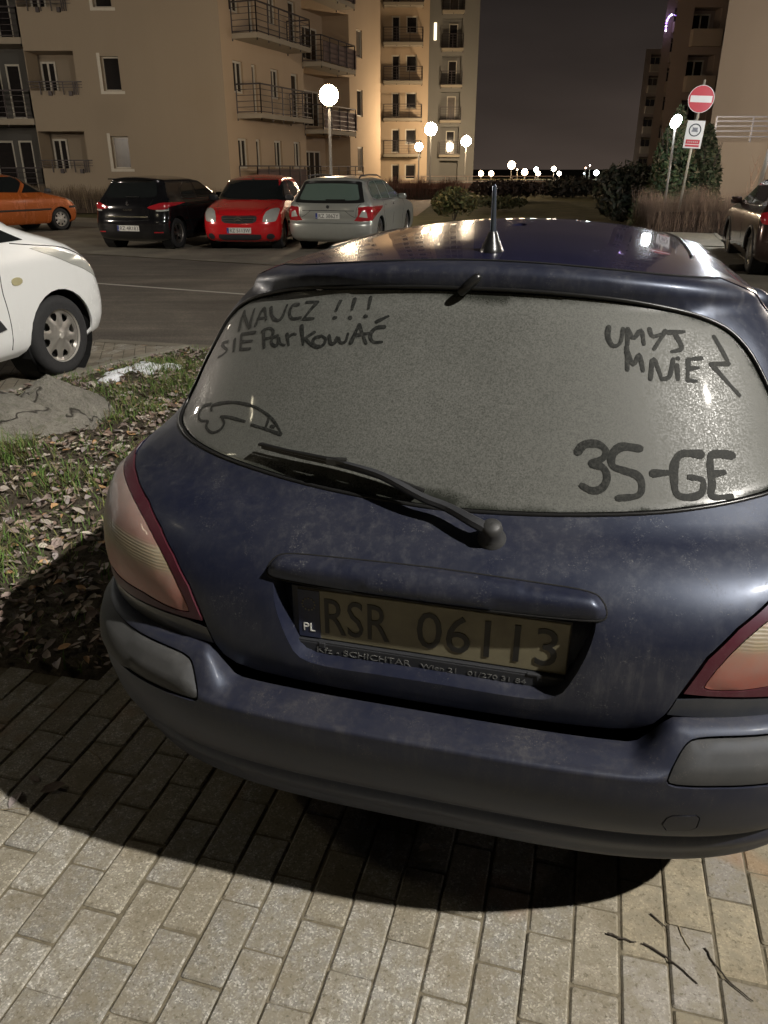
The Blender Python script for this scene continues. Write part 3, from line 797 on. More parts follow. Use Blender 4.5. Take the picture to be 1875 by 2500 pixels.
    for pr in (pad_r, pad_l):
        panel('corner_pad', SB, pr, M['rubber_pad'], bp, depth=.03, step=.018, inset=.003, off=-.004, bulge=.012, bulge_w=.022)
    panel('bumper_core', SB, [(-1.05, vB(.42)), (1.05, vB(.42)), (1.05, vB(.70)), (-1.05, vB(.70))], M['black'], car, off=-.03, step=.08)
    # --- lower sides and nose
    for sg in (-1, 1):
        e0 = float(ar[-1][0]); e1 = float(af[0][0]); e2 = float(af[-1][0])
        mid = [(ar[6][0], v1 - .002)] + [tuple(p) for p in ar[6:]] + [(e0 + .02, v0), (e1 - .02, v0)] + [tuple(p) for p in af[:7]] + [(af[6][0], v1 - .002)]
        panel('side_sill', SB, [(a * sg, max(b, v0)) for a, b in mid], M['blue_bumper'], car, depth=.03, step=.05)
        fr = [(af[6][0], v1 - .002)] + [tuple(p) for p in af[6:]] + [(e2 + .02, v0), (3, v0), (3, v1 - .002)]
        panel('front_bumper', SB, [(a * sg, max(b, v0)) for a, b in fr], M['blue_bumper'], car, depth=.03, step=.05)
    # --- body sides, roof, bonnet: one skin with the tailgate notch and the glass openings
    half = [(3, vb), (3, vtop), (0.0, vtop)]
    notch = [(0, 1.66), (.2, 1.655), (.40, 1.645), (.62, 1.635), (.88, 1.64), (.92, 1.585), (.955, 1.52), (.985, 1.40), (1.0, 1.25), (1.0, 1.11), (.965, 1.06), (.87, 1.030), (.965, 1.035), (1.06, 1.02), (1.10, .97), (1.08, .88), (1.03, .80), (1.03, vb)]
    sw = [[(.98, 1.055), (1.22, 1.345), (1.62, 1.355), (1.62, 1.03), (1.40, 1.02)], [(1.70, 1.03), (1.70, 1.355), (2.20, 1.335), (2.78, 1.06), (2.66, 1.03)]]
    swu = [smooth_closed(S.inv(np.array(w), 'side', (0.9, 2.6)), 2) for w in sw]
    ws = S.inv(np.array([(0, 1.045), (.35, 1.045), (.60, 1.06), (.56, 1.20), (.47, 1.335), (.3, 1.352), (0, 1.355)]), 'front')
    ws = [tuple(p) for p in ws]
    for sg in (-1, 1):
        poly = [(3, vb)] + ([(3, vtop)]) + [(0, vtop)] + notch
        poly = [(a * sg, b) for a, b in poly]
        wsh = [(3.0, ws[0][1])] + [p for p in ws[1:-1]] + [(3.0, ws[-1][1])]
        # windscreen opening touches the mirror line: leave it to the overlaid glass
        panel('body_side', S, poly, M['blue_roof'], car, holes=[[(a * sg, b) for a, b in w] for w in swu], depth=.012, step=.035, inset=.0)
        for w in swu: panel('side_window', S, [(a * sg, b) for a, b in w], M['dark_glass'], car, off=-.004, step=.06)
        panel('windscreen', S, [(a * sg, b) for a, b in wsh], M['dark_glass'], car, off=.003, depth=.004, step=.05)
        hl = S.inv(np.array([(.45, .72), (.80, .73), (.82, .80), (.60, .82), (.45, .79)]), 'front')
        panel('headlight', S, [(min(a, 2.98) * sg, b) for a, b in hl], M['lamp_white'], car, off=.003, depth=.01, step=.05)
        # roof moulding
        rl = S.inv(np.array([(.452, .92), (.462, 1.1), (.468, 1.3), (.468, 1.6), (.45, 1.85)]), 'top')
        bm = bmesh.new(); ribbon_tube(bm, S, [(a * sg, b) for a, b in rl], .007, -.002, 6); bm_obj('roof_moulding', bm, M['black_gloss'], car, smooth=True)
        # mirror
        P, N = S.at([(float(S.inv([(2.72, 1.0)], 'side')[0][0]) * sg, vz(.99))])
        bm = bmesh.new(); bmesh.ops.create_uvsphere(bm, u_segments=20, v_segments=12, radius=1, matrix=Matrix.Translation(Vector(P[0]) + Vector((.10 * sg, 0, .05))) @ Matrix.Diagonal((.11, .06, .07, 1)))
        bm_obj('wing_mirror', bm, M['blue_paint'], car, smooth=True)
    # inner dark shell closing the gaps
    panel('inner_shell', S, [(-1.25, vz(.63)), (1.25, vz(.63)), (1.25, 1.60), (-1.25, 1.60)], M['black'], car, off=-.062, step=.1, smooth=True)
    bm = bmesh.new(); add_box(bm, (0, 2.1, .27), (1.3, 3.5, .10)); bm_obj('floor_pan', bm, M['black'], car)
    # seam lines
    bm = bmesh.new(); ribbon_tube(bm, S, [(-.88, 1.64), (-.62, 1.635), (-.40, 1.645), (-.2, 1.655), (0, 1.66), (.2, 1.655), (.40, 1.645), (.62, 1.635), (.88, 1.64)], .0022, -.001, 6)
    bm_obj('roof_seam', bm, M['black'], car)
    # --- wiper
    P, N = S.at([(.102, 1.026)]); p = Vector(P[0]); n = Vector(N[0])
    q = n.to_track_quat('Z', 'Y').to_matrix().to_4x4()
    bm = bmesh.new(); add_lathe(bm, [(.001, .042), (.013, .041), (.0185, .036), (.0205, .026), (.021, .008), (.026, .003), (.028, -.004)], 28, Matrix.Translation(p) @ q)
    cap = bm_obj('wiper_pivot', bm, simple('weathered_grey_plastic', (.028, .028, .028), .55, 0, .4, 60), None, smooth=True, angle=50)
    wp = empty('rear_wiper', (0, 0, 0), 0, car); cap.parent = wp
    uvA = [(.100, 1.022), (.063, 1.034), (.012, 1.066), (-.040, 1.096), (-.131, 1.128), (-.194, 1.140), (-.267, 1.149)]
    offA = [.032, .036, .036, .036, .034, .032, .028]
    PA = [S.at([uv], o_)[0][0] for uv, o_ in zip(uvA, offA)]
    wA = [.013, .0115, .0095, .0088, .0075, .006, .005]
    bm = bmesh.new()
    pts = smooth_open(PA, 4); ww = np.interp(np.linspace(0, 1, len(pts)), np.linspace(0, 1, len(wA)), wA)
    prev = None
    for k in range(len(pts)):
        t = pts[min(k + 1, len(pts) - 1)] - pts[max(k - 1, 0)]; t /= np.linalg.norm(t); b = np.cross(np.array(n), t); b /= np.linalg.norm(b); nn = np.cross(t, b)
        ring = [bm.verts.new(Vector(pts[k] + b * sx * ww[k] + nn * sz)) for sx, sz in ((-1, -.006), (-1, .0), (-.55, .006), (.55, .006), (1, .0), (1, -.006))]
        if prev:
            for i in range(6): bm.faces.new((prev[i], prev[(i + 1) % 6], ring[(i + 1) % 6], ring[i]))
        else: bm.faces.new(ring)
        prev = ring
    bm.faces.new(prev[::-1]); bm_obj('wiper_arm', bm, M['dark_trim'], wp)
    bl = smooth_open([(-.466, 1.161), (-.357, 1.155), (-.248, 1.148), (-.144, 1.133), (-.046, 1.111)], 6)
    bm = bmesh.new()
    Pb, Nb = S.at(bl, 0.0)
    for k in range(len(bl) - 1):
        a, b = Pb[k], Pb[k + 1]; na = Nb[k]
        add_bar(bm, a + na * .006, b + Nb[k + 1] * .006, .003, .014)
        add_bar(bm, a + na * .015, b + Nb[k + 1] * .015, .010, .004)
    fr = [(0, .016), (4, .019), (8, .028), (12, .033), (16, .028), (20, .019), (len(bl) - 1, .016)]
    add_tube(bm, [tuple(Pb[i] + Nb[i] * o_) for i, o_ in fr], [.003, .0042, .005, .0055, .005, .0042, .003], 6)
    add_box(bm, Vector(Pb[12] + Nb[12] * .030), (.04, .014, .012), rz=.2)
    bm_obj('wiper_blade', bm, M['black_gloss'], wp)
    # --- aerial
    an = empty('roof_aerial', (0, 0, 0), 0, car)
    uv = S.inv([(.007, .68)], 'top'); P, N = S.at(uv); p = Vector(P[0])
    bm = bmesh.new(); add_lathe(bm, [(.001, .040), (.009, .040), (.012, .034), (.017, .022), (.024, .008), (.028, 0), (.028, -.006)], 20, Matrix.Translation(p) @ Matrix.Diagonal((.95, 1.35, 1, 1)))
    bm_obj('aerial_base', bm, M['black_gloss'], an, smooth=True, angle=50)
    top = p + Vector((.0, -.012, .132))
    bm = bmesh.new(); add_tube(bm, [p + Vector((0, 0, .034)), p + Vector((0, -.003, .07)), p + Vector((0, -.007, .10)), top, top + Vector((0, 0, .003))], [.0075, .0062, .0050, .0046, .003], 16)
    bm_obj('aerial_mast', bm, NT('satin_aerial').set(color=(.10, .12, .16), rough=.22, metal=.7).m, an, smooth=True, angle=60)
    # washer nozzle
    P, N = S.at([(.017, 1.575), (-.010, 1.560), (-.038, 1.536)], np.array([.004, .013, .010])); a, b_, c_ = [Vector(q) for q in P]
    bm = bmesh.new(); add_tube(bm, [a, a + (b_ - a) * .35, b_, c_, c_ + (c_ - b_) * .12], [.006, .0095, .0105, .009, .005], 14)
    bm_obj('washer_nozzle', bm, M['black_gloss'], car, smooth=True)
    # wheels and dark wells
    for y in (y_ra, y_fa):
        for sg in (-1, 1):
            make_wheel(car, (sg * .74, y, .30), .30, .19, .195, 'cap8', sg, M['hubcap'], 36)
            bm = bmesh.new(); add_lathe(bm, [(.36, -.12), (.36, .11), (.34, .115)], 24, Matrix.Translation((sg * .72, y, .31)) @ Matrix.Rotation(R(90), 4, 'Y'))
            add_lathe(bm, [(.001, 0), (.36, 0)], 24, Matrix.Translation((sg * .60, y, .31)) @ Matrix.Rotation(R(90), 4, 'Y'))
            bm_obj('wheel_well', bm, M['black'], car)
    return car
# ---------------------------------------------------------------- the other cars
def car_surf(T, dr=.24, df=.34, p=3.2, pf=2.8, cap=True, crown=.03):
    """T rows: (z, yrear, yfront, halfwidth)"""
    rows = []
    for t in T:
        z, yr, yf, W = t[:4]
        L = yf - yr
        rows.append(dict(z=z, yc=yr, W=W, y1=yr + min(dr, L * .3), yf=yf, y2=yf - min(df, L * .3), k=t[4] if len(t) > 4 else 0, p=p, pf=pf, q=1.9, bow=.012 if z < T[len(T) // 2][0] else 0))
    z, yr, yf, W = T[-1][:4]; k = T[-1][4] if len(T[-1]) > 4 else 0
    if cap:
        ym = (yr + yf) / 2 + .1
        for s_, dz, kk in ((.86, .008, .7), (.62, .016, .4), (.34, .021, .15), (.03, .023, 0)):
            a, b = ym + (yr - ym) * s_, ym + (yf - ym) * s_
            rows.append(dict(z=z + dz, yc=a, W=W * (s_ * .98), y1=a + min(dr, (b - a) * .3), yf=b, y2=b - min(df, (b - a) * .3), k=k * kk, p=p, pf=pf, q=1.9))
    v = T[0][0]; last = None
    for r in rows:
        if last is not None: v += math.hypot(min(abs(r['yc'] - last['yc']), .5), r['z'] - last['z']) + 1e-4
        r['v'] = v; last = r
    return Surf(rows, fine=(360, 0))

def generic_car(name, loc, heading, T, body, wheels, rad, items, label, cat='car', style='five', rim=None, group=None, wheel_w=.19, arch=1.13, **kw):
    """heading: degrees from +Y towards +X"""
    car = empty(name, loc, R(-heading)); tag(car, label, cat, group)
    S = car_surf(T, **kw)
    v0, v1 = S.v0, S.v1
    xw = T[2][3] - .115
    A = []
    for yw in wheels:
        ra = rad * arch
        a = [(yw + ra * math.cos(t), rad + ra * math.sin(t)) for t in np.linspace(math.pi, 0, 15)]
        a = [(y, z) for y, z in a if z > T[0][0] + .01]
        A.append(S.inv(a, 'side', (.3, 2.9)))
    for sg in (-1, 1):
        poly = [(0, v0)]
        for ar in A:
            poly += [(ar[0][0], v0)] + [tuple(q) for q in ar] + [(ar[-1][0], v0)]
        poly += [(3, v0), (3, v1), (0, v1)]
        P2 = []
        for q in poly:
            if not P2 or abs(q[0] - P2[-1][0]) + abs(q[1] - P2[-1][1]) > 1e-5: P2.append(q)
        panel('body_shell', S, [(a * sg, b) for a, b in P2], body, car, depth=.02, step=.06)
    bm = bmesh.new(); L = T[2][2]
    add_box(bm, (0, L / 2, T[0][0] + .03), (1.1, L * .9, .08)); bm_obj('floor_pan', bm, M['black'], car)
    for yw in wheels:
        for sg in (-1, 1):
            make_wheel(car, (sg * xw, yw, rad), rad, wheel_w, rad * .64, style, sg, rim, 32)
            bm = bmesh.new(); add_lathe(bm, [(rad * arch + .015, -.14), (rad * arch + .015, .085)], 20, Matrix.Translation((sg * xw, yw, rad)) @ Matrix.Rotation(R(90) * sg, 4, 'Y'))
            add_lathe(bm, [(.001, -.13), (rad * arch + .015, -.13)], 20, Matrix.Translation((sg * xw, yw, rad)) @ Matrix.Rotation(R(90) * sg, 4, 'Y'))
            bm_obj('wheel_well', bm, M['black'], car)
    for it in items:
        nm, view, pts, mat = it[:4]; o = it[4] if len(it) > 4 else {}
        sides = o.get('sides', (-1, 1)); ur = o.get('ur')
        if view == 'line':
            vw, pts = pts
            uv = S.inv(np.array(pts, float), vw, ur)
            for sg in (sides if not o.get('mid') else (1,)):
                bm = bmesh.new(); ribbon_tube(bm, S, [(a * sg, b) for a, b in uv], o.get('r', .004), o.get('off', -.001), 6, n=3); bm_obj(nm, bm, mat, car, smooth=True)
            continue
        if view == 'box':
            bm = bmesh.new()
            for c, s_ in pts: add_box(bm, c, s_)
            bm_obj(nm, bm, mat, car, bevel=o.get('bevel', .004)); continue
        if view == 'tube':
            bm = bmesh.new(); add_tube(bm, pts, o.get('r', .01), 8); bm_obj(nm, bm, mat, car, smooth=True); continue
        if view == 'mirror':
            y, z, x = pts
            for sg in sides:
                bm = bmesh.new(); bmesh.ops.create_cube(bm, size=1, matrix=Matrix.Translation((sg * (x + .10), y, z)) @ Matrix.Diagonal((.20, .11, .13, 1)))
                bmesh.ops.subdivide_edges(bm, edges=bm.edges[:], cuts=3, use_grid_fill=True)
                c = Vector((sg * (x + .10), y, z))
                for v in bm.verts:
                    d = v.co - c; m_ = Vector((d.x / .10, d.y / .055, d.z / .065)); l = m_.length
                    if l > 0: k = max(abs(m_.x), abs(m_.y), abs(m_.z)) / l; k = .45 + .55 * k; v.co = c + Vector((d.x * k, d.y * k, d.z * k))
                add_box(bm, (sg * (x - .01), y + .01, z - .04), (.10, .04, .03))
                bm_obj(nm, bm, mat, car, smooth=True, angle=60)
            continue
        if o.get('cross'):
            uv = S.inv(np.array(join_polys(pts), float), view, ur)
            uv = smooth_closed(uv, o.get('n', 2)) if o.get('n', 2) > 1 else uv
            if view == 'front':
                # front outlines straddle the mirror line at u=3: build the two halves
                h = [q for q in S.inv(np.array(pts, float), view, ur)]
                h[0] = (3.0, h[0][1]); h[-1] = (3.0, h[-1][1])
                for sg in (-1, 1): panel(nm, S, [(a * sg, b) for a, b in h], mat, car, off=o.get('off', .004), depth=o.get('depth', .005), step=.05)
            else:
                panel(nm, S, uv, mat, car, off=o.get('off', .004), depth=o.get('depth', .005), step=.05)
        else:
            uv = S.inv(np.array(pts, float), view, ur)
            if o.get('n', 2) > 1: uv = smooth_closed(uv, o.get('n', 2))
            for sg in sides:
                panel(nm, S, [(a * sg, b) for a, b in uv], mat, car, off=o.get('off', .004), depth=o.get('depth', .005), step=.05, bulge=o.get('bulge', 0), bulge_w=.03)
    return car, S

def badge_text(car, s, x, z, w, h, y, mat, facing=-1):
    return rear_text('badge_letters', s, x, z, w, h, y, mat, car, facing=facing)

def ywat(S, z, front=False):
    uv = S.inv([(0.0, z)], 'front' if front else 'rear')[0]
    return float(S.at([uv])[0][0][1])

def build_other_cars():
    # ---- black hatchback (tail towards us)
    T = [(.17, .16, 3.86, .78), (.22, .06, 3.98, .82), (.32, .015, 4.04, .85), (.45, .0, 4.06, .862), (.56, .0, 4.06, .865), (.64, .03, 4.05, .865), (.74, .05, 4.0, .865), (.84, .06, 3.82, .86), (.92, .09, 3.45, .845),
         (.98, .13, 3.14, .815), (1.04, .17, 2.98, .775), (1.14, .24, 2.78, .72), (1.24, .31, 2.58, .675), (1.33, .37, 2.36, .635), (1.385, .36, 2.18, .605, .02), (1.41, .38, 2.0, .575, .03), (1.425, .46, 1.9, .53, .03)]
    ch = M['chrome']
    blk = paint('glossy_black_paint', (.008, .008, .009), (.08, .075, .07), .18, .12, .2, 5)
    items = [('rear_window', 'rear', [(0, 1.02), (.40, 1.03), (.60, 1.06), (.60, 1.12), (.53, 1.30), (.46, 1.345), (0, 1.355)], M['dark_glass'], dict(cross=True)),
             ('tail_light', 'rear', [(.46, .84), (.60, .80), (.80, .80), (.855, .84), (.855, .92), (.78, .935), (.62, .90)], M['lamp_red'], dict(bulge=.02)),
             ('tail_light_insert', 'rear', [(.66, .765), (.84, .77), (.85, .80), (.66, .795)], M['lamp_white']),
             ('boot_chrome_strip', 'box', [((0, .018, .66), (.98, .02, .028))], ch),
             ('bumper_reflector', 'rear', [(.58, .34), (.76, .34), (.76, .365), (.58, .365)], M['lamp_red'], dict(n=1)),
             ('side_window', 'side', [(1.02, 1.03), (1.12, 1.20), (1.35, 1.30), (1.62, 1.33), (1.62, 1.0), (1.15, 1.0)], M['dark_glass'], dict(n=1)),
             ('side_window', 'side', [(1.69, 1.0), (1.69, 1.335), (2.05, 1.335), (2.40, 1.24), (2.86, 1.01), (2.80, .99)], M['dark_glass'], dict(n=1)),
             ('window_chrome_trim', 'line', ('side', [(2.86, 1.0), (2.2, .985), (1.5, .985), (1.10, .99), (.98, 1.03), (1.10, 1.21), (1.35, 1.315)]), ch, dict(r=.007)),
             ('windscreen', 'front', [(0, 1.0), (.55, 1.01), (.66, 1.04), (.58, 1.2), (.50, 1.34), (0, 1.36)], M['dark_glass'], dict(cross=True)),
             ('headlight', 'front', [(.45, .66), (.80, .68), (.84, .80), (.60, .80)], M['lamp_white']),
             ('door_gap', 'line', ('side', [(1.66, 1.34), (1.66, .9), (1.64, .5), (1.62, .30)]), M['black'], {}),
             ('door_gap', 'line', ('side', [(2.75, .98), (2.80, .7), (2.74, .30)]), M['black'], {}),
             ('door_gap', 'line', ('side', [(1.0, .95), (1.02, .75), (1.16, .45), (1.2, .28)]), M['black'], {}),
             ('boot_gap', 'line', ('rear', [(.56, 1.0), (.50, .86), (.47, .72), (.50, .60), (0.0, .585)]), M['black'], {}),
             ('wing_mirror', 'mirror', (2.62, 1.03, .80), blk),
             ('rear_spoiler', 'box', [((0, .34, 1.385), (1.02, .14, .02))], blk),
             ('wiper_arm', 'box', [((.10, .15, 1.045), (.30, .02, .015))], M['black_gloss'])]
    c, S = generic_car('hatchback', (-5.42, 17.35, 0), 15, T, blk, (.62, 3.21), .31, items, 'black hatchback with a silver boot strip, between the orange and the red car', style='five')
    add_plate(c, ywat(S, .43) - .006, .43, 'RZ 4R183', w=.52, h=.112)
    badge_text(c, 'CLIO', 0, .795, .20, .032, ywat(S, .795) - .004, ch)
    y = ywat(S, .90)
    bm = bmesh.new(); v = [bm.verts.new((x, y - .006, .905 + z)) for x, z in ((0, .062), (.038, 0), (0, -.062), (-.038, 0))]; w = [bm.verts.new((x, y - .010, .905 + z)) for x, z in ((0, .028), (.015, 0), (0, -.028), (-.015, 0))]
    for i in range(4): bm.faces.new((v[i], v[(i + 1) % 4], w[(i + 1) % 4], w[i]))
    bmesh.ops.solidify(bm, geom=bm.faces[:], thickness=.006); bm_obj('diamond_badge', bm, ch, c)
    # ---- red small hatchback, nose towards us (frame: tail at y=0, nose at y=L)
    red = paint('bright_red_paint', (.58, .012, .016), (.36, .12, .10), .15, .2, .1, 6)
    L = 3.67
    T = [(.16, .16, L - .14, .74), (.21, .07, L - .05, .79), (.30, .02, L - .01, .815), (.42, .0, L, .825), (.54, .01, L - .01, .83), (.64, .02, L - .05, .83), (.74, .04, L - .14, .828), (.82, .05, L - .32, .82), (.89, .08, L - .60, .80), (.95, .10, L - .83, .775),
         (1.0, .13, L - .95, .745), (1.1, .18, L - 1.08, .705), (1.22, .24, L - 1.25, .66), (1.32, .29, L - 1.42, .62), (1.39, .32, L - 1.6, .58, .02), (1.42, .36, L - 1.78, .54, .03), (1.435, .44, L - 1.9, .50, .03)]
    items = [('windscreen', 'front', [(0, .965), (.40, .965), (.62, .98), (.66, 1.02), (.60, 1.2), (.54, 1.35), (.45, 1.385), (0, 1.40)], M['dark_glass'], dict(cross=True)),
             ('headlight', 'front', [(.50, .57), (.64, .56), (.75, .58), (.79, .70), (.79, .80), (.70, .82), (.55, .76)], M['lamp_white'], dict(bulge=.012)),
             ('upper_grille', 'front', [(0, .53), (.30, .54), (.37, .58), (.38, .66), (.34, .68), (0, .675)], M['dark_trim'], dict(cross=True)),
             ('grille_bar', 'box', [((0, L - .01, .585), (.66, .03, .014)), ((0, L - .015, .635), (.68, .03, .014))], M['chrome']),
             ('lower_grille', 'front', [(0, .20), (.38, .205), (.46, .24), (.45, .315), (0, .325)], M['dark_trim'], dict(cross=True)),
             ('fog_light', 'front', [(.56, .24), (.64, .21), (.71, .25), (.71, .30), (.64, .335), (.57, .30)], M['dark_trim'], {}),
             ('side_window', 'side', [(1.60, .96), (1.60, 1.33), (1.95, 1.33), (2.25, 1.22), (2.70, .98), (2.6, .95)], M['dark_glass'], dict(n=1)),
             ('side_window', 'side', [(.62, 1.12), (.85, 1.28), (1.20, 1.34), (1.52, 1.34), (1.52, .99), (.9, 1.02)], M['dark_glass'], dict(n=1)),
             ('rear_window', 'rear', [(0, 1.0), (.6, 1.02), (.52, 1.3), (0, 1.34)], M['dark_glass'], dict(cross=True)),
             ('tail_light', 'rear', [(.70, .75), (.80, .76), (.78, 1.0), (.70, 1.0)], M['lamp_red']),
             ('bonnet_gap', 'line', ('front', [(0, .69), (.40, .70), (.50, .79), (.60, .89), (.66, .95)]), M['black'], dict(r=.0035)),
             ('door_gap', 'line', ('side', [(1.56, 1.34), (1.54, .9), (1.54, .35)]), M['black'], {}), ('door_gap', 'line', ('side', [(2.62, .95), (2.66, .7), (2.55, .32)]), M['black'], {}),
             ('side_moulding', 'line', ('side', [(1.25, .50), (1.9, .50), (2.55, .50)]), M['dark_trim'], dict(r=.02)),
             ('door_handle', 'side', [(1.66, .86), (1.84, .86), (1.84, .895), (1.66, .895)], red, dict(off=.02, depth=.02)),
             ('wing_mirror', 'mirror', (2.42, 1.0, .76), M['dark_trim']),
             ('wiper_arm', 'box', [((.18, L - .86, .975), (.55, .02, .012)), ((-.42, L - .86, .975), (.45, .02, .012))], M['black_gloss'])]
    hd = 180 + 5
    a = R(hd); fx, fy = math.sin(a), math.cos(a)
    nose = Vector((-3.05, 17.2)); org = nose - Vector((fx, fy)) * L
    c, S = generic_car('small_hatchback', (org.x, org.y, 0), hd, T, red, (.58, 2.90), .29, items, 'bright red small hatchback facing the road, parked between the black hatchback and the silver estate', style='cap8', rim=M['hubcap'])
    add_plate(c, ywat(S, .39, True) + .008, .395, 'RZ 5113W', w=.52, h=.112, facing=1)
    bm = bmesh.new(); y = L + .016
    for dz in (0, -.052):
        for sg in (-1, 1): add_bar(bm, (0, y, .668 + dz), (sg * .085, y - .004, .618 + dz), .018, .012)
    bm_obj('chevron_badge', bm, M['chrome'], c)
    # ---- silver estate (tail towards us)
    sil = paint('silver_paint', (.36, .37, .34), (.26, .25, .22), .25, .28, .45, 5)
    L = 4.66
    T = [(.18, .16, L - .14, .80), (.23, .07, L - .05, .86), (.32, .02, L - .01, .89), (.44, .0, L, .905), (.54, .01, L, .905), (.60, .05, L - .01, .905), (.70, .045, L - .05, .905), (.80, .055, L - .2, .90), (.88, .07, L - .55, .89), (.93, .09, L - .95, .875),
         (.99, .12, L - 1.25, .84), (1.08, .18, L - 1.45, .785), (1.2, .26, L - 1.75, .725), (1.31, .33, L - 2.02, .67), (1.38, .345, L - 2.2, .63, .02), (1.41, .37, L - 2.35, .59, .03), (1.425, .44, L - 2.45, .54, .03)]
    items = [('rear_window_surround', 'rear', [(0, .93), (.55, .935), (.74, .95), (.73, 1.02), (.64, 1.27), (.58, 1.345), (0, 1.36)], M['black_gloss'], dict(cross=True, off=.003)),
             ('rear_window', 'rear', [(0, .985), (.50, .99), (.64, 1.01), (.62, 1.10), (.565, 1.25), (.52, 1.29), (0, 1.305)], M['green_glass'], dict(cross=True, off=.006)),
             ('tail_light', 'rear', [(.56, .60), (.70, .585), (.90, .60), (.90, .86), (.82, .875), (.64, .86), (.64, .70)], M['lamp_red'], dict(bulge=.015, n=1)),
             ('tail_light_insert', 'rear', [(.66, .68), (.82, .66), (.80, .76), (.72, .79)], M['lamp_white'], dict(off=.022, n=1)),
             ('boot_gap', 'line', ('rear', [(.70, .93), (.62, .86), (.60, .68), (.64, .56), (.0, .555)]), M['black'], {}),
             ('boot_crease', 'line', ('rear', [(0, .795), (.56, .79)]), M['dark_trim'], dict(r=.007)),
             ('boot_crease', 'line', ('rear', [(.38, .785), (.50, .70), (.60, .655)]), M['dark_trim'], dict(r=.004)),
             ('wiper_arm', 'box', [((.16, .115, 1.0), (.42, .02, .02))], M['black_gloss']),
             ('side_window', 'side', [(.62, 1.05), (.72, 1.26), (.95, 1.33), (1.28, 1.345), (1.28, .995), (.9, .99)], M['green_glass'], dict(n=1)),
             ('side_window', 'side', [(1.36, .99), (1.36, 1.345), (2.0, 1.345), (2.0, .98)], M['green_glass'], dict(n=1)),
             ('side_window', 'side', [(2.08, .98), (2.08, 1.345), (2.35, 1.335), (2.65, 1.22), (3.10, .99)], M['green_glass'], dict(n=1)),
             ('window_trim', 'line', ('side', [(3.12, .975), (2.2, .965), (1.2, .97), (.75, .985), (.60, 1.04), (.70, 1.275), (.95, 1.35), (1.5, 1.365)]), M['black_gloss'], dict(r=.008)),
             ('door_gap', 'line', ('side', [(2.04, 1.35), (2.04, .9), (2.02, .30)]), M['black'], {}), ('door_gap', 'line', ('side', [(3.05, .96), (3.12, .7), (3.02, .30)]), M['black'], {}), ('door_gap', 'line', ('side', [(1.30, .96), (1.24, .75), (1.42, .45), (1.44, .30)]), M['black'], {}),
             ('door_handle', 'side', [(1.42, .855), (1.62, .855), (1.62, .885), (1.42, .885)], sil, dict(off=.025, depth=.02)), ('door_handle', 'side', [(2.14, .85), (2.34, .85), (2.34, .88), (2.14, .88)], sil, dict(off=.025, depth=.02)),
             ('windscreen', 'front', [(0, .97), (.60, .98), (.70, 1.02), (.58, 1.25), (.50, 1.34), (0, 1.36)], M['dark_glass'], dict(cross=True)),
             ('headlight', 'front', [(.50, .62), (.84, .64), (.86, .76), (.55, .74)], M['lamp_white']),
             ('wing_mirror', 'mirror', (2.88, 1.0, .84), sil)]
    for sg in (-1, 1):
        items.append(('roof_rail', 'tube', [(sg * .55, .55, 1.405), (sg * .565, .62, 1.45), (sg * .575, 1.2, 1.465), (sg * .575, 1.9, 1.455), (sg * .56, 2.25, 1.42), (sg * .55, 2.3, 1.40)], M['dark_trim'], dict(r=.016)))
    c, S = generic_car('estate_car', (-1.18, 17.0, 0), 14, T, sil, (1.0, 3.68), .315, items, 'silver estate car with dark roof rails, parked tail out beside the red car', style='ten')
    add_plate(c, ywat(S, .69) - .006, .69, 'RZ 3862Y', w=.52, h=.112)
    y = ywat(S, .865)
    bm = bmesh.new(); add_lathe(bm, [(.001, .006), (.03, .006), (.034, 0)], 20, Matrix.Translation((0, y - .004, .865)) @ Matrix.Rotation(R(90), 4, 'X')); bm_obj('round_badge', bm, M['dark_trim'], c)
    # ---- orange small hatchback, seen from its right side
    org_ = paint('orange_paint', (.46, .115, .022), (.25, .12, .06), .22, .25, .25, 5)
    L = 3.81
    T = [(.20, .16, L - .14, .76), (.25, .07, L - .05, .80), (.34, .02, L - .01, .82), (.46, .0, L, .83), (.56, .01, L - .01, .833), (.66, .03, L - .05, .833), (.76, .05, L - .14, .83), (.85, .07, L - .36, .82), (.92, .09, L - .68, .80), (.98, .12, L - .92, .77),
         (1.05, .16, L - 1.08, .735), (1.15, .21, L - 1.24, .695), (1.27, .28, L - 1.44, .65), (1.37, .33, L - 1.64, .61), (1.43, .35, L - 1.84, .57, .02), (1.455, .40, L - 2.0, .53, .03), (1.465, .48, L - 2.1, .48, .03)]
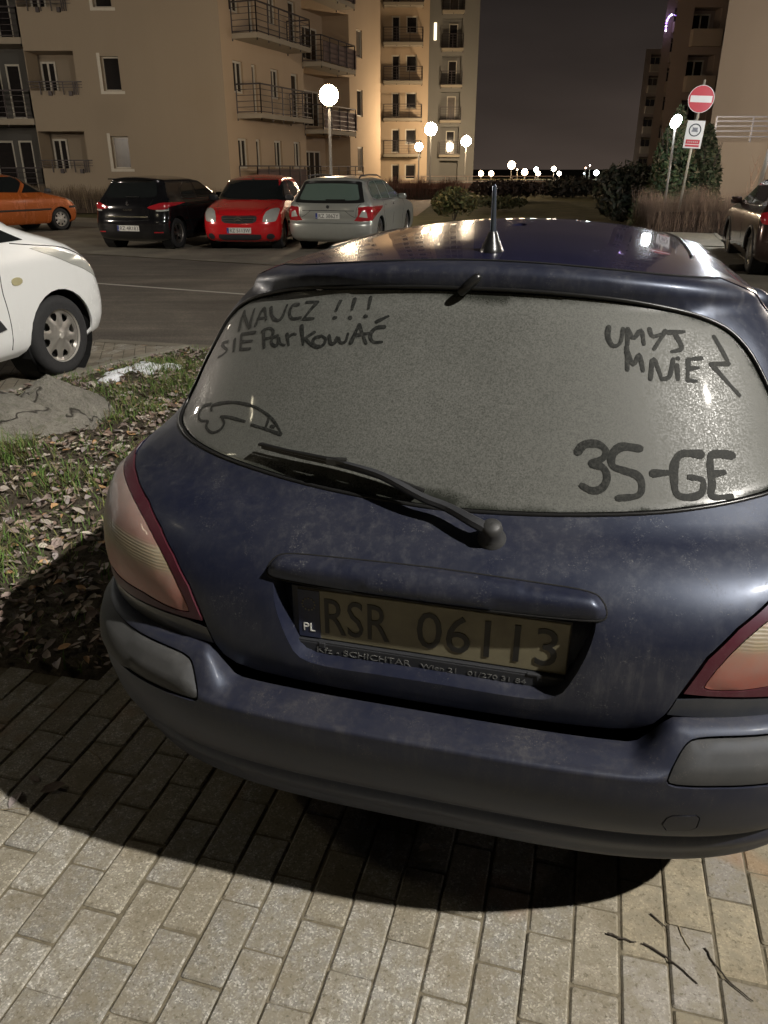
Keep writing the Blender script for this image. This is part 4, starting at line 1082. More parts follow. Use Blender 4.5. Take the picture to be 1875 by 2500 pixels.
    items = [('side_window', 'side', [(1.98, .99), (1.98, 1.37), (2.2, 1.35), (2.50, 1.22), (2.92, 1.0)], M['dark_glass'], dict(n=1)),
             ('side_window', 'side', [(.95, 1.03), (1.0, 1.30), (1.25, 1.38), (1.86, 1.39), (1.86, 1.0)], M['dark_glass'], dict(n=1)),
             ('side_window', 'side', [(.55, 1.10), (.70, 1.28), (.88, 1.33), (.84, 1.05)], M['dark_glass'], dict(n=1)),
             ('side_moulding', 'line', ('side', [(1.0, .56), (1.9, .56), (2.75, .56)]), M['dark_trim'], dict(r=.026)),
             ('side_moulding', 'line', ('side', [(3.35, .60), (3.6, .60), (3.74, .60)]), M['dark_trim'], dict(r=.03)),
             ('door_gap', 'line', ('side', [(1.92, 1.38), (1.92, .9), (1.90, .36)]), M['black'], {}), ('door_gap', 'line', ('side', [(2.90, .98), (2.93, .7), (2.82, .36)]), M['black'], {}),
             ('door_handle', 'side', [(2.0, .875), (2.17, .875), (2.17, .905), (2.0, .905)], org_, dict(off=.025, depth=.02)),
             ('windscreen', 'front', [(0, .97), (.50, .97), (.66, 1.02), (.58, 1.27), (.48, 1.40), (0, 1.42)], M['dark_glass'], dict(cross=True)),
             ('headlight', 'front', [(.46, .64), (.74, .66), (.80, .80), (.60, .82), (.48, .76)], M['lamp_white'], dict(bulge=.01)),
             ('rear_window', 'rear', [(0, 1.05), (.56, 1.07), (.5, 1.36), (0, 1.38)], M['dark_glass'], dict(cross=True)),
             ('tail_light', 'rear', [(.62, .78), (.80, .80), (.78, 1.05), (.66, 1.02)], M['lamp_red']),
             ('wing_mirror', 'mirror', (2.72, 1.03, .77), M['dark_trim'])]
    hd = 32
    a = R(hd); f_ = Vector((math.sin(a), math.cos(a))); rt = Vector((math.cos(a), -math.sin(a)))
    fw_ = Vector((-9.15, 23.2)); org = fw_ - f_ * 3.06 - rt * .72
    generic_car('small_hatchback', (org.x, org.y, 0), hd, T, org_, (.60, 3.06), .29, items, 'orange small hatchback at the left edge with a black door strip', style='cap8', rim=M['hubcap'])
    # ---- white van, nose at the left of the picture
    wht = paint('white_van_paint', (.80, .81, .80), (.40, .39, .36), .15, .25, 0, 5)
    L = 4.42
    T = [(.24, .10, L - .16, .82), (.29, .05, L - .06, .87), (.38, .02, L - .02, .90), (.50, .0, L, .912), (.62, .0, L - .01, .917), (.74, .01, L - .04, .917), (.86, .02, L - .10, .915), (.96, .03, L - .22, .91), (1.04, .04, L - .38, .90), (1.11, .05, L - .60, .885), (1.17, .05, L - .82, .865),
         (1.26, .06, L - .98, .835), (1.40, .08, L - 1.18, .80), (1.56, .10, L - 1.42, .76), (1.70, .13, L - 1.68, .72), (1.78, .18, L - 1.95, .68, .02), (1.81, .26, L - 2.15, .62, .03)]
    items = [('windscreen', 'front', [(0, 1.16), (.60, 1.17), (.76, 1.21), (.72, 1.40), (.64, 1.62), (.56, 1.72), (0, 1.74)], M['dark_glass'], dict(cross=True)),
             ('side_window', 'side', [(1.55, 1.10), (1.55, 1.62), (2.45, 1.62), (2.70, 1.53), (2.70, 1.09)], M['dark_glass'], dict(n=1)),
             ('quarter_window', 'side', [(2.755, 1.085), (2.755, 1.50), (3.05, 1.31), (3.36, 1.10)], M['dark_glass'], dict(n=1)),
             ('side_moulding', 'side', [(1.3, .50), (1.35, .60), (2.85, .60), (2.93, .58), (3.0, .49), (2.9, .475)], M['dark_trim'], dict(off=.012, depth=.02, n=1)),
             ('headlight', 'side', [(3.40, 1.035), (3.62, 1.02), (3.86, .95), (4.08, .84), (4.20, .72), (4.12, .735), (3.95, .83), (3.70, .93)], M['lamp_white'], dict(off=.004, bulge=.008, ur=(1.5, 2.95))),
             ('bonnet_gap', 'line', ('side', [(3.22, 1.085), (3.45, 1.055), (3.66, 1.03), (3.90, .965), (4.10, .86)]), M['black'], dict(r=.004, ur=(1.5, 2.9))),
             ('door_gap', 'line', ('side', [(2.98, 1.07), (3.02, .98), (3.03, .80), (3.05, .60), (3.05, .32)]), M['black'], dict(r=.004)),
             ('indicator_repeater', 'side', [(3.14, .795), (3.19, .785), (3.24, .80), (3.24, .83), (3.19, .845), (3.14, .83)], simple('amber_clear_repeater', (.42, .38, .22), .3), dict(off=.006, depth=.01)),
             ('grille', 'front', [(0, .62), (.45, .64), (.50, .80), (0, .82)], M['dark_trim'], dict(cross=True)),
             ('wing_mirror', 'mirror', (2.86, 1.20, .86), M['dark_trim'])]
    hd = 19
    a = R(hd); f_ = Vector((math.sin(a), math.cos(a))); rt = Vector((math.cos(a), -math.sin(a)))
    fw_ = Vector((-2.72, 6.47)); org = fw_ - f_ * 3.62 - rt * .84
    generic_car('white_van', (org.x, org.y, 0), hd, T, wht, (.72, 3.62), .325, items, 'white van in the parking bay behind the boulder, showing its front wheel and nose', cat='van', style='cap8', rim=M['hubcap'], wheel_w=.205, arch=1.16)
    # ---- brown car at the right edge, tail towards us, left side seen
    brn = paint('dark_brown_paint', (.050, .028, .022), (.13, .10, .085), .25, .16, .6, 5)
    L = 4.35
    T = [(.22, .16, L - .14, .80), (.28, .07, L - .05, .85), (.38, .02, L - .01, .88), (.50, .0, L, .89), (.62, .01, L - .01, .893), (.74, .03, L - .05, .893), (.84, .05, L - .2, .885), (.93, .07, L - .6, .87), (.99, .10, L - .98, .845), (1.04, .13, L - 1.16, .815),
         (1.12, .19, L - 1.34, .765), (1.24, .27, L - 1.62, .71), (1.36, .34, L - 1.92, .66), (1.44, .36, L - 2.12, .615, .02), (1.475, .40, L - 2.3, .57, .03), (1.485, .48, L - 2.4, .52, .03)]
    items = [('side_window', 'side', [(.75, 1.10), (.90, 1.33), (1.2, 1.40), (1.70, 1.41), (1.70, 1.04), (1.0, 1.05)], M['dark_glass'], dict(n=1)),
             ('side_window', 'side', [(1.78, 1.04), (1.78, 1.41), (2.15, 1.38), (2.50, 1.25), (2.95, 1.05)], M['dark_glass'], dict(n=1)),
             ('window_chrome_trim', 'line', ('side', [(2.98, 1.03), (2.0, 1.025), (1.0, 1.035), (.73, 1.09), (.88, 1.345), (1.2, 1.42), (1.7, 1.43)]), M['chrome'], dict(r=.006)),
             ('rear_window', 'rear', [(0, 1.06), (.58, 1.08), (.5, 1.38), (0, 1.41)], M['dark_glass'], dict(cross=True)),
             ('tail_light', 'rear', [(.56, .80), (.84, .80), (.86, .95), (.62, .96)], M['lamp_red'], dict(bulge=.015)),
             ('door_gap', 'line', ('side', [(1.74, 1.4), (1.74, .9), (1.72, .36)]), M['black'], {}), ('door_gap', 'line', ('side', [(2.95, 1.03), (2.98, .7), (2.86, .36)]), M['black'], {}),
             ('windscreen', 'front', [(0, 1.04), (.60, 1.05), (.68, 1.10), (.56, 1.35), (0, 1.42)], M['dark_glass'], dict(cross=True)),
             ('headlight', 'front', [(.5, .66), (.82, .68), (.84, .82), (.56, .80)], M['lamp_white']),
             ('wheel_arch_trim', 'line', ('side', [(.36, .34), (.42, .50), (.56, .66), (.80, .735), (1.04, .66), (1.18, .50), (1.24, .34)]), M['dark_trim'], dict(r=.02)),
             ('wheel_arch_trim', 'line', ('side', [(2.98, .34), (3.04, .50), (3.18, .66), (3.42, .735), (3.66, .66), (3.80, .50), (3.86, .34)]), M['dark_trim'], dict(r=.02, ur=(.5, 2.9))),
             ('wing_mirror', 'mirror', (2.82, 1.06, .81), brn)]
    hd = 15
    a = R(hd); f_ = Vector((math.sin(a), math.cos(a))); rt = Vector((math.cos(a), -math.sin(a)))
    rw = Vector((6.12, 13.42)); org = rw - f_ * .80 + rt * .80
    generic_car('parked_car', (org.x, org.y, 0), hd, T, brn, (.80, 3.42), .34, items, 'dark brown car at the right edge with lamp reflections on its flank', style='ten')
# ---------------------------------------------------------------- ground
FWD = np.array([.2576, .9662]); LAT = np.array([.9662, -.2576])
ISLAND = np.array([(-.97, 2.16), (-2.4, 2.50), (-4.6, 3.1), (-3.75, 4.4), (-3.02, 5.40), (-2.77, 5.95), (-2.30, 6.80), (-1.86, 7.40), (-1.30, 7.30), (.33, 6.90)])

def colored(name, V, F, C, mat, parent=None, smooth=False):
    o = mesh_obj(name, V, F, mat, parent, smooth)
    a = o.data.color_attributes.new('tint', 'FLOAT_COLOR', 'POINT')
    C = np.array(C, float)
    if C.shape[1] == 3: C = np.hstack([C, np.ones((len(C), 1))])
    if len(o.data.vertices) == len(C): a.data.foreach_set('color', C.ravel())
    return o

def tint_mat(name, rough=.7, nscale=60, nvar=.25, bump=0, trans=0, coat=0):
    t = NT(name); a = t.n('ShaderNodeAttribute'); a.attribute_name = 'tint'
    n = t.noise(t.coord('Object'), nscale, 4, .6)
    f = t.math('ADD', 1 - nvar, t.math('MULTIPLY', n, 2 * nvar))
    m = t.n('ShaderNodeMix'); m.data_type = 'RGBA'; m.blend_type = 'MULTIPLY'; m.inputs[0].default_value = 1
    t.l(a.outputs['Color'], m.inputs[6]); cc = t.n('ShaderNodeCombineColor')
    for i in range(3): t.l(f, cc.inputs[i])
    t.l(cc.outputs[0], m.inputs[7])
    t.set(color=m.outputs[2], rough=rough, coat=coat, spec=.3)
    if bump: t.bump(n, bump, .01)
    return t.m

def poly_sheet(name, pts, z, mat, kind='structure', step=None):
    V2, F = flat_cdt(resample(np.array(pts, float), 6.0), [], 6.0)
    o = mesh_obj(name, np.column_stack([V2, np.full(len(V2), z)]), F, mat, None, False)
    for p in o.data.polygons:
        if p.normal.z < 0: p.flip()
    return tag(o, kind=kind)

def strip_curb(name, pts, w, h, mat, z=0):
    """kerb of separate-looking stones along a polyline"""
    bm = bmesh.new(); P = [Vector((x, y, 0)) for x, y in pts]
    for a, b in zip(P[:-1], P[1:]):
        d = b - a; L = d.length; n = max(1, round(L / 1.0)); u = d / L
        for k in range(n):
            c = a + u * (L * (k + .5) / n); add_box(bm, (c.x, c.y, z + h / 2 - .05), (L / n - .006, w, h + .10), math.atan2(u.y, u.x))
    return tag(bm_obj(name, bm, mat, bevel=.008), kind='structure')

def build_ground():
    # base earth out to the horizon
    t = NT('dark_earth_and_grass'); v = t.coord('Object'); n = t.noise(v, 1.2, 6, .65); n2 = t.noise(v, 14, 5, .7)
    c = t.ramp(t.math('ADD', t.math('MULTIPLY', n, .6), t.math('MULTIPLY', n2, .4)), [(.35, (.065, .052, .030)), (.5, (.095, .092, .040)), (.62, (.15, .125, .065))])
    t.set(color=c, rough=.95, spec=.2); t.bump(n2, .6, .05)
    bm = bmesh.new(); xs = [-600, -250, -100] + list(range(-50, 51, 5)) + [100, 250, 600]; ys = [-60, -20] + list(range(-10, 91, 5)) + [130, 200, 400, 900]
    gv = [[bm.verts.new((x, y, -.03)) for x in xs] for y in ys]
    for i in range(len(ys) - 1):
        for j in range(len(xs) - 1): bm.faces.new((gv[i][j], gv[i][j + 1], gv[i + 1][j + 1], gv[i + 1][j]))
    go = bm_obj('ground', bm, t.m); tag(go, kind='structure')
    for p in go.data.polygons:
        if p.normal.z < 0: p.flip()
    # asphalt road
    t = NT('worn_asphalt'); v = t.coord('Object'); n = t.noise(v, .7, 5, .6, .4); n2 = t.noise(v, 90, 4, .75); n3 = t.noise(t.coord('Object', scale=(.5, 4, 1), rot=(0, 0, R(25))), .9, 4, .6)
    base = t.ramp(t.math('ADD', t.math('MULTIPLY', n, .55), t.math('MULTIPLY', n3, .45)), [(.35, (.070, .061, .052)), (.50, (.10, .088, .074)), (.66, (.16, .14, .115))])
    sp = t.ramp(n2, [(.45, .7), (.62, 1.5)])
    t.set(color=t.mix(1.0, base, sp, 'MULTIPLY'), rough=.72, spec=.35); t.bump(n2, .35, .008)
    asphalt = t.m
    d = np.array([.9, -.437]); nn = np.array([.437, .9])
    def rc(a, c): p = d * a + nn * c; return (float(p[0]), float(p[1]))
    near = [(-40, 17.0), (-2.88, 7.86), (-1.84, 7.60), (.45, 7.02), (6, 5.5), (40, -5)]
    far = [rc(46, 12.25), rc(9, 12.25)]
    poly_sheet('road', near + [(60, -5), (60, 14), (12, 14.0), (9.5, 16.2), (8.9, 18.8), (9.6, 24), (14, 40), (11.5, 41), (7.9, 22.5), (7.0, 17.5), (6.45, 14.1), (6.0, 13.2), rc(1.5, 12.25), rc(-50, 12.25)], -.016, asphalt)
    # far parking strip (paler paving)
    t = NT('pale_worn_paving'); v = t.coord('Object'); n = t.noise(v, .9, 5, .65); n2 = t.noise(v, 40, 4, .7)
    t.set(color=t.ramp(t.math('ADD', t.math('MULTIPLY', n, .7), t.math('MULTIPLY', n2, .3)), [(.35, (.085, .076, .060)), (.52, (.15, .135, .105)), (.68, (.22, .20, .155))]), rough=.8); t.bump(n2, .3, .01)
    pale = t.m
    poly_sheet('parking_strip', [rc(-50, 12.27), rc(1.5, 12.27), rc(1.5, 18.2), rc(-50, 18.2)], -.010, pale)
    # drain channel between asphalt and bays
    # centre line
    poly_sheet('lane_marking', [rc(-9.6, 8.98), rc(-2.0, 9.18), rc(-2.0, 9.26), rc(-9.6, 9.06)], -.011, simple('faded_white_paint', (.38, .36, .32), .7, 0, .3, 30))
    # far pavement
    slab = brick_mat('pale_pavement_blocks', .20, .10, R(-26), (.24, .22, .175), (.16, .145, .115))
    poly_sheet('pavement', [rc(-50, 18.35), rc(1.5, 18.35), rc(1.5, 20.1), rc(-50, 20.1)], .10, slab)
    kerb = simple('concrete_kerb', (.22, .205, .165), .8, 0, .25, 25, .3)
    strip_curb('kerb', [rc(-50, 18.28), rc(1.5, 18.28)], .12, .12, kerb)
    # corner pavement on the right with its rounded kerb
    tip = [(6.12, 13.85), (5.85, 13.75), (5.2, 14.1), (3.6, 15.2), (2.4, 15.7), (2.2, 21.5), (7.3, 21.2), (8.3, 20.6), (7.45, 17.9), (6.62, 14.9), (6.42, 14.2)]
    poly_sheet('pavement', tip, .09, brick_mat('grey_yellow_footpath_blocks', .20, .10, R(68), (.27, .25, .19), (.17, .155, .12)))
    strip_curb('kerb', [(3.6, 15.14), (5.2, 14.04), (5.83, 13.69), (6.14, 13.79), (6.46, 14.15), (6.67, 14.9), (7.5, 17.9), (8.35, 20.6)], .10, .10, kerb)
    # path and lawn beyond
    poly_sheet('path', [(-2.5, 30.5), (1.2, 30.2), (3.2, 48), (2.2, 60), (.4, 60), (-.6, 44)], -.012, brick_mat('brick_path', .2, .1, R(30), (.24, .15, .085), (.14, .09, .05)))
    poly_sheet('path', [(3.6, 22.4), (8.4, 22.4), (8.2, 25.8), (4.6, 26.6)], -.012, brick_mat('old_cobbles', .14, .14, R(8), (.17, .15, .085), (.10, .095, .05)))
    # our parking bay: real paving blocks
    sand = simple('joint_sand', (.135, .115, .078), .95, 0, .5, 60, .8)
    poly_sheet('joint_sand', [(-8, -3), (12, -3), (12, 3.0), (.45, 7.0), (-1.8, 7.58), (-2.85, 7.8), (-8, 9.2)], -.0055, sand)
    V = []; F = []; C = []
    isl = offset_poly(ISLAND, .02)
    W, L, g = .1030, .2055, .0045
    s0 = .002
    for i in range(-46, 40):
        s_ = s0 + i * W + W / 2
        for j in range(-10, 42):
            t_ = j * L + (.005 if i % 2 else .005 + L / 2) + .03
            c = LAT * s_ + FWD * t_
            if c[1] < .55 or c[1] > 7.7 or c[0] < -4.6 or c[0] > 4.2: continue
            if c[1] > 7.0 - (c[0] - .45) * .28: continue
            if c[1] > 3.5 and c[0] > .2 + (c[1] - 2.2) * .25 + .9: continue
            if in_poly(np.array([c]), isl)[0]: continue
            near_ = c[1] < 3.2
            jx, jy, ja = RNG.normal(0, .0010), RNG.normal(0, .0014), RNG.normal(0, .005)
            dz = RNG.normal(0, .0012); tx, ty = RNG.normal(0, .008), RNG.normal(0, .005)
            hw, hl = W / 2 - g / 2, L / 2 - g / 2
            ca, sa = math.cos(ja), math.sin(ja)
            base = len(V); b = .0045; ch = .0042
            def put(a, l, z):
                a2, l2 = a * ca - l * sa + jx, a * sa + l * ca + jy
                p = c + LAT * a2 + FWD * l2
                V.append((p[0], p[1], z + dz + tx * a * 1.0 + ty * l * 1.0))
            ring = []
            def corner_pts(hw_, hl_, r, z):
                n = 0
                for sx, sy, a0 in ((1, 1, 0), (-1, 1, 90), (-1, -1, 180), (1, -1, 270)):
                    for aa in ((0, 45, 90) if near_ else (45,)):
                        th = R(a0 + aa); put(sx * (hw_ - r) + r * math.cos(th), sy * (hl_ - r) + r * math.sin(th), z); n += 1
                return n
            n = corner_pts(hw - b, hl - b, .004, 0.0)
            corner_pts(hw, hl, .006, -ch); corner_pts(hw, hl, .006, -.02)
            F.append(tuple(range(base, base + n)))
            for q in (0, 1):
                for k in range(n):
                    a = base + q * n + k; b2 = base + q * n + (k + 1) % n
                    F.append((a, a + n, b2 + n, b2))
            # tone: grey chips on the left, brown and mossy towards the right
            rr = RNG.random()
            w_ = np.clip((s_ - .02) / .25, 0, 1)
            k = .74 + .34 * RNG.random()
            colA = np.array([.325, .31, .275]) if rr < .66 else np.array([.32, .295, .24])
            colB = np.array([.29, .25, .175]) if rr < .7 else np.array([.27, .25, .22])
            if t_ > 3.2: w_ *= .4
            col = (colA * (1 - w_) + colB * w_) * k
            C += [(*col, w_)] * (len(V) - base)
    t = NT('granite_chip_paving'); a = t.n('ShaderNodeAttribute'); a.attribute_name = 'tint'; v = t.coord('Object')
    vo = t.n('ShaderNodeTexVoronoi'); vo.inputs['Scale'].default_value = 270; t.l(v, vo.inputs['Vector'])
    vcol = t.n('ShaderNodeSeparateColor'); t.l(vo.outputs['Color'], vcol.inputs[0])
    chip = t.ramp(vcol.outputs[0], [(.0, .66), (.5, .90), (.80, 1.06), (.90, 1.65)])
    chip = t.mix(t.math('MULTIPLY', a.outputs['Alpha'], .65), chip, (1, 1, 1))
    n = t.noise(v, 22, 6, .7); n2 = t.noise(v, 5, 5, .65); n3 = t.noise(v, 90, 5, .75)
    c = t.mix(1.0, a.outputs['Color'], chip, 'MULTIPLY')
    c = t.mix(t.ramp(n, [(.42, 0), (.58, .75)]), c, (.205, .183, .135))
    c = t.mix(t.ramp(n2, [(.47, 0), (.66, .6)]), c, (.175, .145, .095))
    c = t.mix(t.ramp(n3, [(.54, 0), (.66, .75)]), c, (.085, .07, .046))
    # rusty blotches
    n4 = t.noise(t.coord('Object', loc=(3.1, 1.7, 0)), 3.4, 2, .5)
    c = t.mix(t.ramp(n4, [(.66, 0), (.74, .4)]), c, (.28, .15, .07))
    t.set(color=c, rough=.78, spec=.35)
    h = t.math('ADD', t.math('MULTIPLY', n3, .6), t.math('MULTIPLY', vcol.outputs[0], .4))
    t.bump(h, .55, .003)
    # convert edges: bevel shading stays flat
    o = colored('paving', V, F, C, t.m, None, False); tag(o, kind='structure')
    # van bay (beyond the kerb) is the same pale paving, seen small
    poly_sheet('parking_bay', [(-8, 9.15), (-2.86, 7.82), (-1.84, 7.56), (-1.95, 7.42), (-2.42, 6.82), (-2.88, 5.98), (-3.12, 5.40), (-3.95, 4.3), (-8, 4.3)], .0, brick_mat('van_bay_blocks', .20, .10, R(75), (.25, .22, .17), (.10, .085, .06)))
    strip_curb('kerb', [(-4.0, 4.3), (-3.08, 5.40), (-2.83, 5.97), (-2.36, 6.82), (-1.90, 7.47)], .09, .035, kerb)
    # drain strip along the road edge
    poly_sheet('road_edge_strip', [(-2.9, 7.90), (-1.86, 7.64), (.45, 7.06), (.42, 6.94), (-1.86, 7.5), (-2.95, 7.78)], .004, pale)

def brick_mat(name, bl, bw, rot, c1, c2):
    t = NT(name); v = t.coord('Object', rot=(0, 0, rot))
    b = t.n('ShaderNodeTexBrick'); b.offset = .5
    b.inputs['Scale'].default_value = 1; b.inputs['Brick Width'].default_value = bl; b.inputs['Row Height'].default_value = bw; b.inputs['Mortar Size'].default_value = .004
    b.inputs['Color1'].default_value = (*c1, 1); b.inputs['Color2'].default_value = (*[x * .8 for x in c1], 1); b.inputs['Mortar'].default_value = (*[x * .45 for x in c2], 1)
    t.l(v, b.inputs['Vector']); n = t.noise(t.coord('Object'), 3, 6, .7); n2 = t.noise(t.coord('Object'), 60, 4, .7)
    c = t.mix(t.ramp(n, [(.42, 0), (.62, .75)]), b.outputs['Color'], c2)
    t.set(color=t.mix(.5, c, t.ramp(n2, [(.3, .6), (.7, 1.4)]), 'MULTIPLY'), rough=.8); t.bump(b.outputs['Fac'], -.4, .004)
    return t.m

def rand_in_poly(poly, n):
    lo, hi = poly.min(0), poly.max(0); out = []
    while sum(len(o) for o in out) < n:
        P = lo + RNG.random((n * 2, 2)) * (hi - lo); out.append(P[in_poly(P, poly)])
    return np.vstack(out)[:n]

def hnoise(x, y):
    return (np.sin(x * 3.1 + 1.3 * np.sin(y * 2.3)) * np.sin(y * 2.7 + 1.7 * np.sin(x * 1.9)) + .5 * np.sin(x * 7.7 + y * 5.1) * np.sin(y * 8.3 - x * 3.3)) / 1.5

def soil_z(x, y): return .012 + .022 * hnoise(x * 1.3, y * 1.3) + .008 * np.sin(x * 23) * np.sin(y * 19)

def build_island():
    V2, F = flat_cdt(resample(ISLAND, .10), [], .07)
    d = poly_dist(V2, ISLAND); z = soil_z(V2[:, 0], V2[:, 1]) * np.clip(d / .15, 0, 1) + np.where(d < .001, -.004, .012)
    t = NT('damp_leafy_soil'); v = t.coord('Object'); n = t.noise(v, 30, 6, .75); n2 = t.noise(v, 4, 4)
    t.set(color=t.ramp(n, [(.3, (.035, .028, .02)), (.55, (.09, .075, .055)), (.75, (.17, .145, .11))]), rough=.95, spec=.2); t.bump(n, .8, .03)
    o = mesh_obj('soil_bed', np.column_stack([V2, z]), F, t.m); tag(o, kind='structure')
    bb = [p for p in o.data.polygons if p.normal.z < 0]
    for p in bb: p.flip()
    # grass blades
    P = rand_in_poly(ISLAND, 42000)
    P = P[(P[:, 0] > -3.6) & (P[:, 0] < .1)]
    dens = hnoise(P[:, 0] * 1.6 + .7, P[:, 1] * 1.6)
    clump = np.zeros(len(P))
    for cx, cy, r in ((-2.16, 4.28, .20), (-2.5, 3.9, .25), (-1.75, 5.3, .22), (-1.60, 5.9, .30), (-1.75, 3.9, .22), (-1.3, 4.4, .28), (-2.2, 3.1, .3), (-1.9, 6.5, .3), (-1.2, 6.7, .35), (-1.75, 3.0, .25), (-2.05, 5.75, .2)):
        clump = np.maximum(clump, np.exp(-((P[:, 0] - cx) ** 2 + (P[:, 1] - cy) ** 2) / r ** 2))
    keep = RNG.random(len(P)) < np.clip(.13 + .50 * np.clip(dens + .05, 0, 1) + .9 * clump, 0, 1)
    P, cl = P[keep], clump[keep]
    n = len(P); H = (.022 + .035 * RNG.random(n)) * (1 + .9 * cl); big = (np.hypot(P[:, 0] + 2.16, P[:, 1] - 4.28) < .14); H[big] *= 1.9
    az = RNG.random(n) * 2 * np.pi; lean = .35 + .9 * RNG.random(n); w = .0016 + .0018 * RNG.random(n)
    z0 = soil_z(P[:, 0], P[:, 1]) + .006
    dx, dy = np.cos(az), np.sin(az); px, py = -dy, dx
    V = []; C = []
    for k, (hf, lf, wf) in enumerate(((0, 0, 1), (.45, .25, .9), (.85, .75, .55), (.95, 1.25, .02))):
        for sgn in (-1, 1):
            V.append(np.column_stack([P[:, 0] + dx * lean * H * lf + px * w * wf * sgn, P[:, 1] + dy * lean * H * lf + py * w * wf * sgn, z0 + H * hf]))
    V = np.stack(V, 1).reshape(-1, 3)
    tone = RNG.random(n); g = np.where((tone < .55)[:, None], np.array([.095, .165, .036]) * (.7 + .7 * RNG.random((n, 1))), np.where((tone < .8)[:, None], np.array([.16, .17, .05]) * (.7 + .5 * RNG.random((n, 1))), np.array([.19, .155, .085]) * (.7 + .5 * RNG.random((n, 1)))))
    C = np.repeat(g, 8, 0)
    F = []
    for i in range(n):
        b = i * 8
        F += [(b, b + 1, b + 3, b + 2), (b + 2, b + 3, b + 5, b + 4), (b + 4, b + 5, b + 7, b + 6)]
    o = colored('grass', V, F, C, tint_mat('grass_blades', .6, 50, .2)); tag(o, 'sparse green and yellowed grass on the strip between the parking bays', 'grass', kind='stuff')
    # fallen leaves: curled ovals
    P = rand_in_poly(ISLAND, 9000); P = P[(P[:, 0] > -3.6) & (P[:, 0] < .1)]
    dens = hnoise(P[:, 0] * 1.6 + .7, P[:, 1] * 1.6); P = P[RNG.random(len(P)) < np.clip(.75 - .45 * dens, .15, 1)]
    extra = np.array([(-1.02, 1.62), (-1.0, 1.70), (-.93, 1.66), (.10, 1.45)]); P = np.vstack([P, extra])
    V = []; F = []; C = []
    pal = np.array([(.15, .115, .09), (.115, .09, .08), (.19, .165, .145), (.09, .062, .05), (.22, .195, .165), (.15, .13, .125), (.20, .12, .06)])
    for i, (x, y) in enumerate(P):
        L = .012 + .024 * RNG.random() ** 1.5; Wd = L * (.42 + .25 * RNG.random()); a = RNG.random() * 6.28; tilt = RNG.normal(0, .38); roll = RNG.normal(0, .38); curl = RNG.normal(.0, .5)
        z = soil_z(x, y) + .020 + .012 * RNG.random() if i < len(P) - len(extra) else .004
        ca, sa = math.cos(a), math.sin(a); b = len(V); fold = .25 + .5 * RNG.random()
        for u, wv in ((-1, 0), (-.55, .75), (.05, 1), (.6, .6), (1, 0)):
            for sg in ((-1, 0, 1) if wv else (0,)):
                lx, ly = u * L, sg * wv * Wd
                lz = abs(sg) * wv * Wd * fold + curl * L * u * u * .5 + u * L * math.sin(tilt) * .6 + ly * math.sin(roll) * .7 + RNG.normal(0, .0012)
                V.append((x + lx * ca - ly * sa, y + lx * sa + ly * ca, z + lz))
        F += [(b, b + 1, b + 2), (b, b + 2, b + 3), (b + 1, b + 4, b + 5, b + 2), (b + 2, b + 5, b + 6, b + 3), (b + 4, b + 7, b + 8, b + 5), (b + 5, b + 8, b + 9, b + 6), (b + 7, b + 10, b + 8), (b + 8, b + 10, b + 9)]
        c = 2.1 * pal[RNG.choice(7, p=[.22, .24, .16, .15, .08, .11, .04])] * (.7 + .6 * RNG.random()); C += [c] * 11
    o = colored('fallen_leaves', V, F, C, tint_mat('dry_leaves', .65, 90, .35, .3), None, True); tag(o, 'brown and grey dead leaves littering the grass strip', 'leaves', kind='stuff')
    # boulder made of two stones
    def rock(nm, c, rad, seed, cuts, label, rz=0):
        rs = np.random.default_rng(seed); bm = bmesh.new(); bmesh.ops.create_icosphere(bm, subdivisions=6, radius=1)
        V = np.array([v.co for v in bm.verts])
        cuts = list(cuts)
        for _ in range(13):
            a_ = rs.random() * 6.28; e_ = rs.random() * 1.1; cuts.append((math.cos(a_) * math.cos(e_), math.sin(a_) * math.cos(e_), math.sin(e_), .70 + .14 * rs.random()))
        for nx, ny, nz, dd in cuts:
            nrm = np.array([nx, ny, nz], float); nrm /= np.linalg.norm(nrm); s_ = V @ nrm; m = s_ > dd; V[m] -= nrm * (s_[m] - dd)[:, None] * 1.0
        ph = rs.random((9, 3)) * 6
        nz = sum(np.sin(V @ (rs.normal(0, 1, 3) * f) + ph[i, 0]) * a for i, (f, a) in enumerate(((2, .006), (3, .006), (5, .008), (8, .009), (13, .009), (21, .008), (34, .007), (55, .006), (90, .005))))
        V *= (1 + nz)[:, None]
        V = V * np.array(rad)
        for v, q in zip(bm.verts, V): v.co = q
        o = bm_obj(nm, bm, M_rock, smooth=True, angle=22); o.location = c; o.rotation_euler = (0, 0, rz)
        return tag(o, label, 'rock', 'boulder pieces on the grass')
    t = NT('lichen_grey_granite'); v = t.coord('Object'); n = t.noise(v, 6, 7, .7); n2 = t.noise(v, 70, 5, .75); n3 = t.noise(v, 16, 5, .7, .6)
    c = t.ramp(t.math('ADD', t.math('MULTIPLY', n, .6), t.math('MULTIPLY', n2, .4)), [(.34, (.19, .18, .155)), (.5, (.33, .31, .265)), (.66, (.46, .43, .37))])
    c = t.mix(t.ramp(n3, [(.54, 0), (.64, .5)]), c, (.16, .17, .11)); c = t.mix(t.ramp(n2, [(.64, 0), (.74, .5)]), c, (.05, .045, .04))
    vo = t.n('ShaderNodeTexVoronoi'); vo.feature = 'DISTANCE_TO_EDGE'; vo.inputs['Scale'].default_value = 2.3; vm = t.mix(.22, v, t.n('ShaderNodeTexNoise').outputs['Color']); t.l(vm, vo.inputs['Vector'])
    ck = t.ramp(vo.outputs['Distance'], [(.0, 0), (.022, 1)])
    c = t.mix(t.math('SUBTRACT', 1.0, ck), c, (.06, .052, .042)); t.set(color=c, rough=.85)
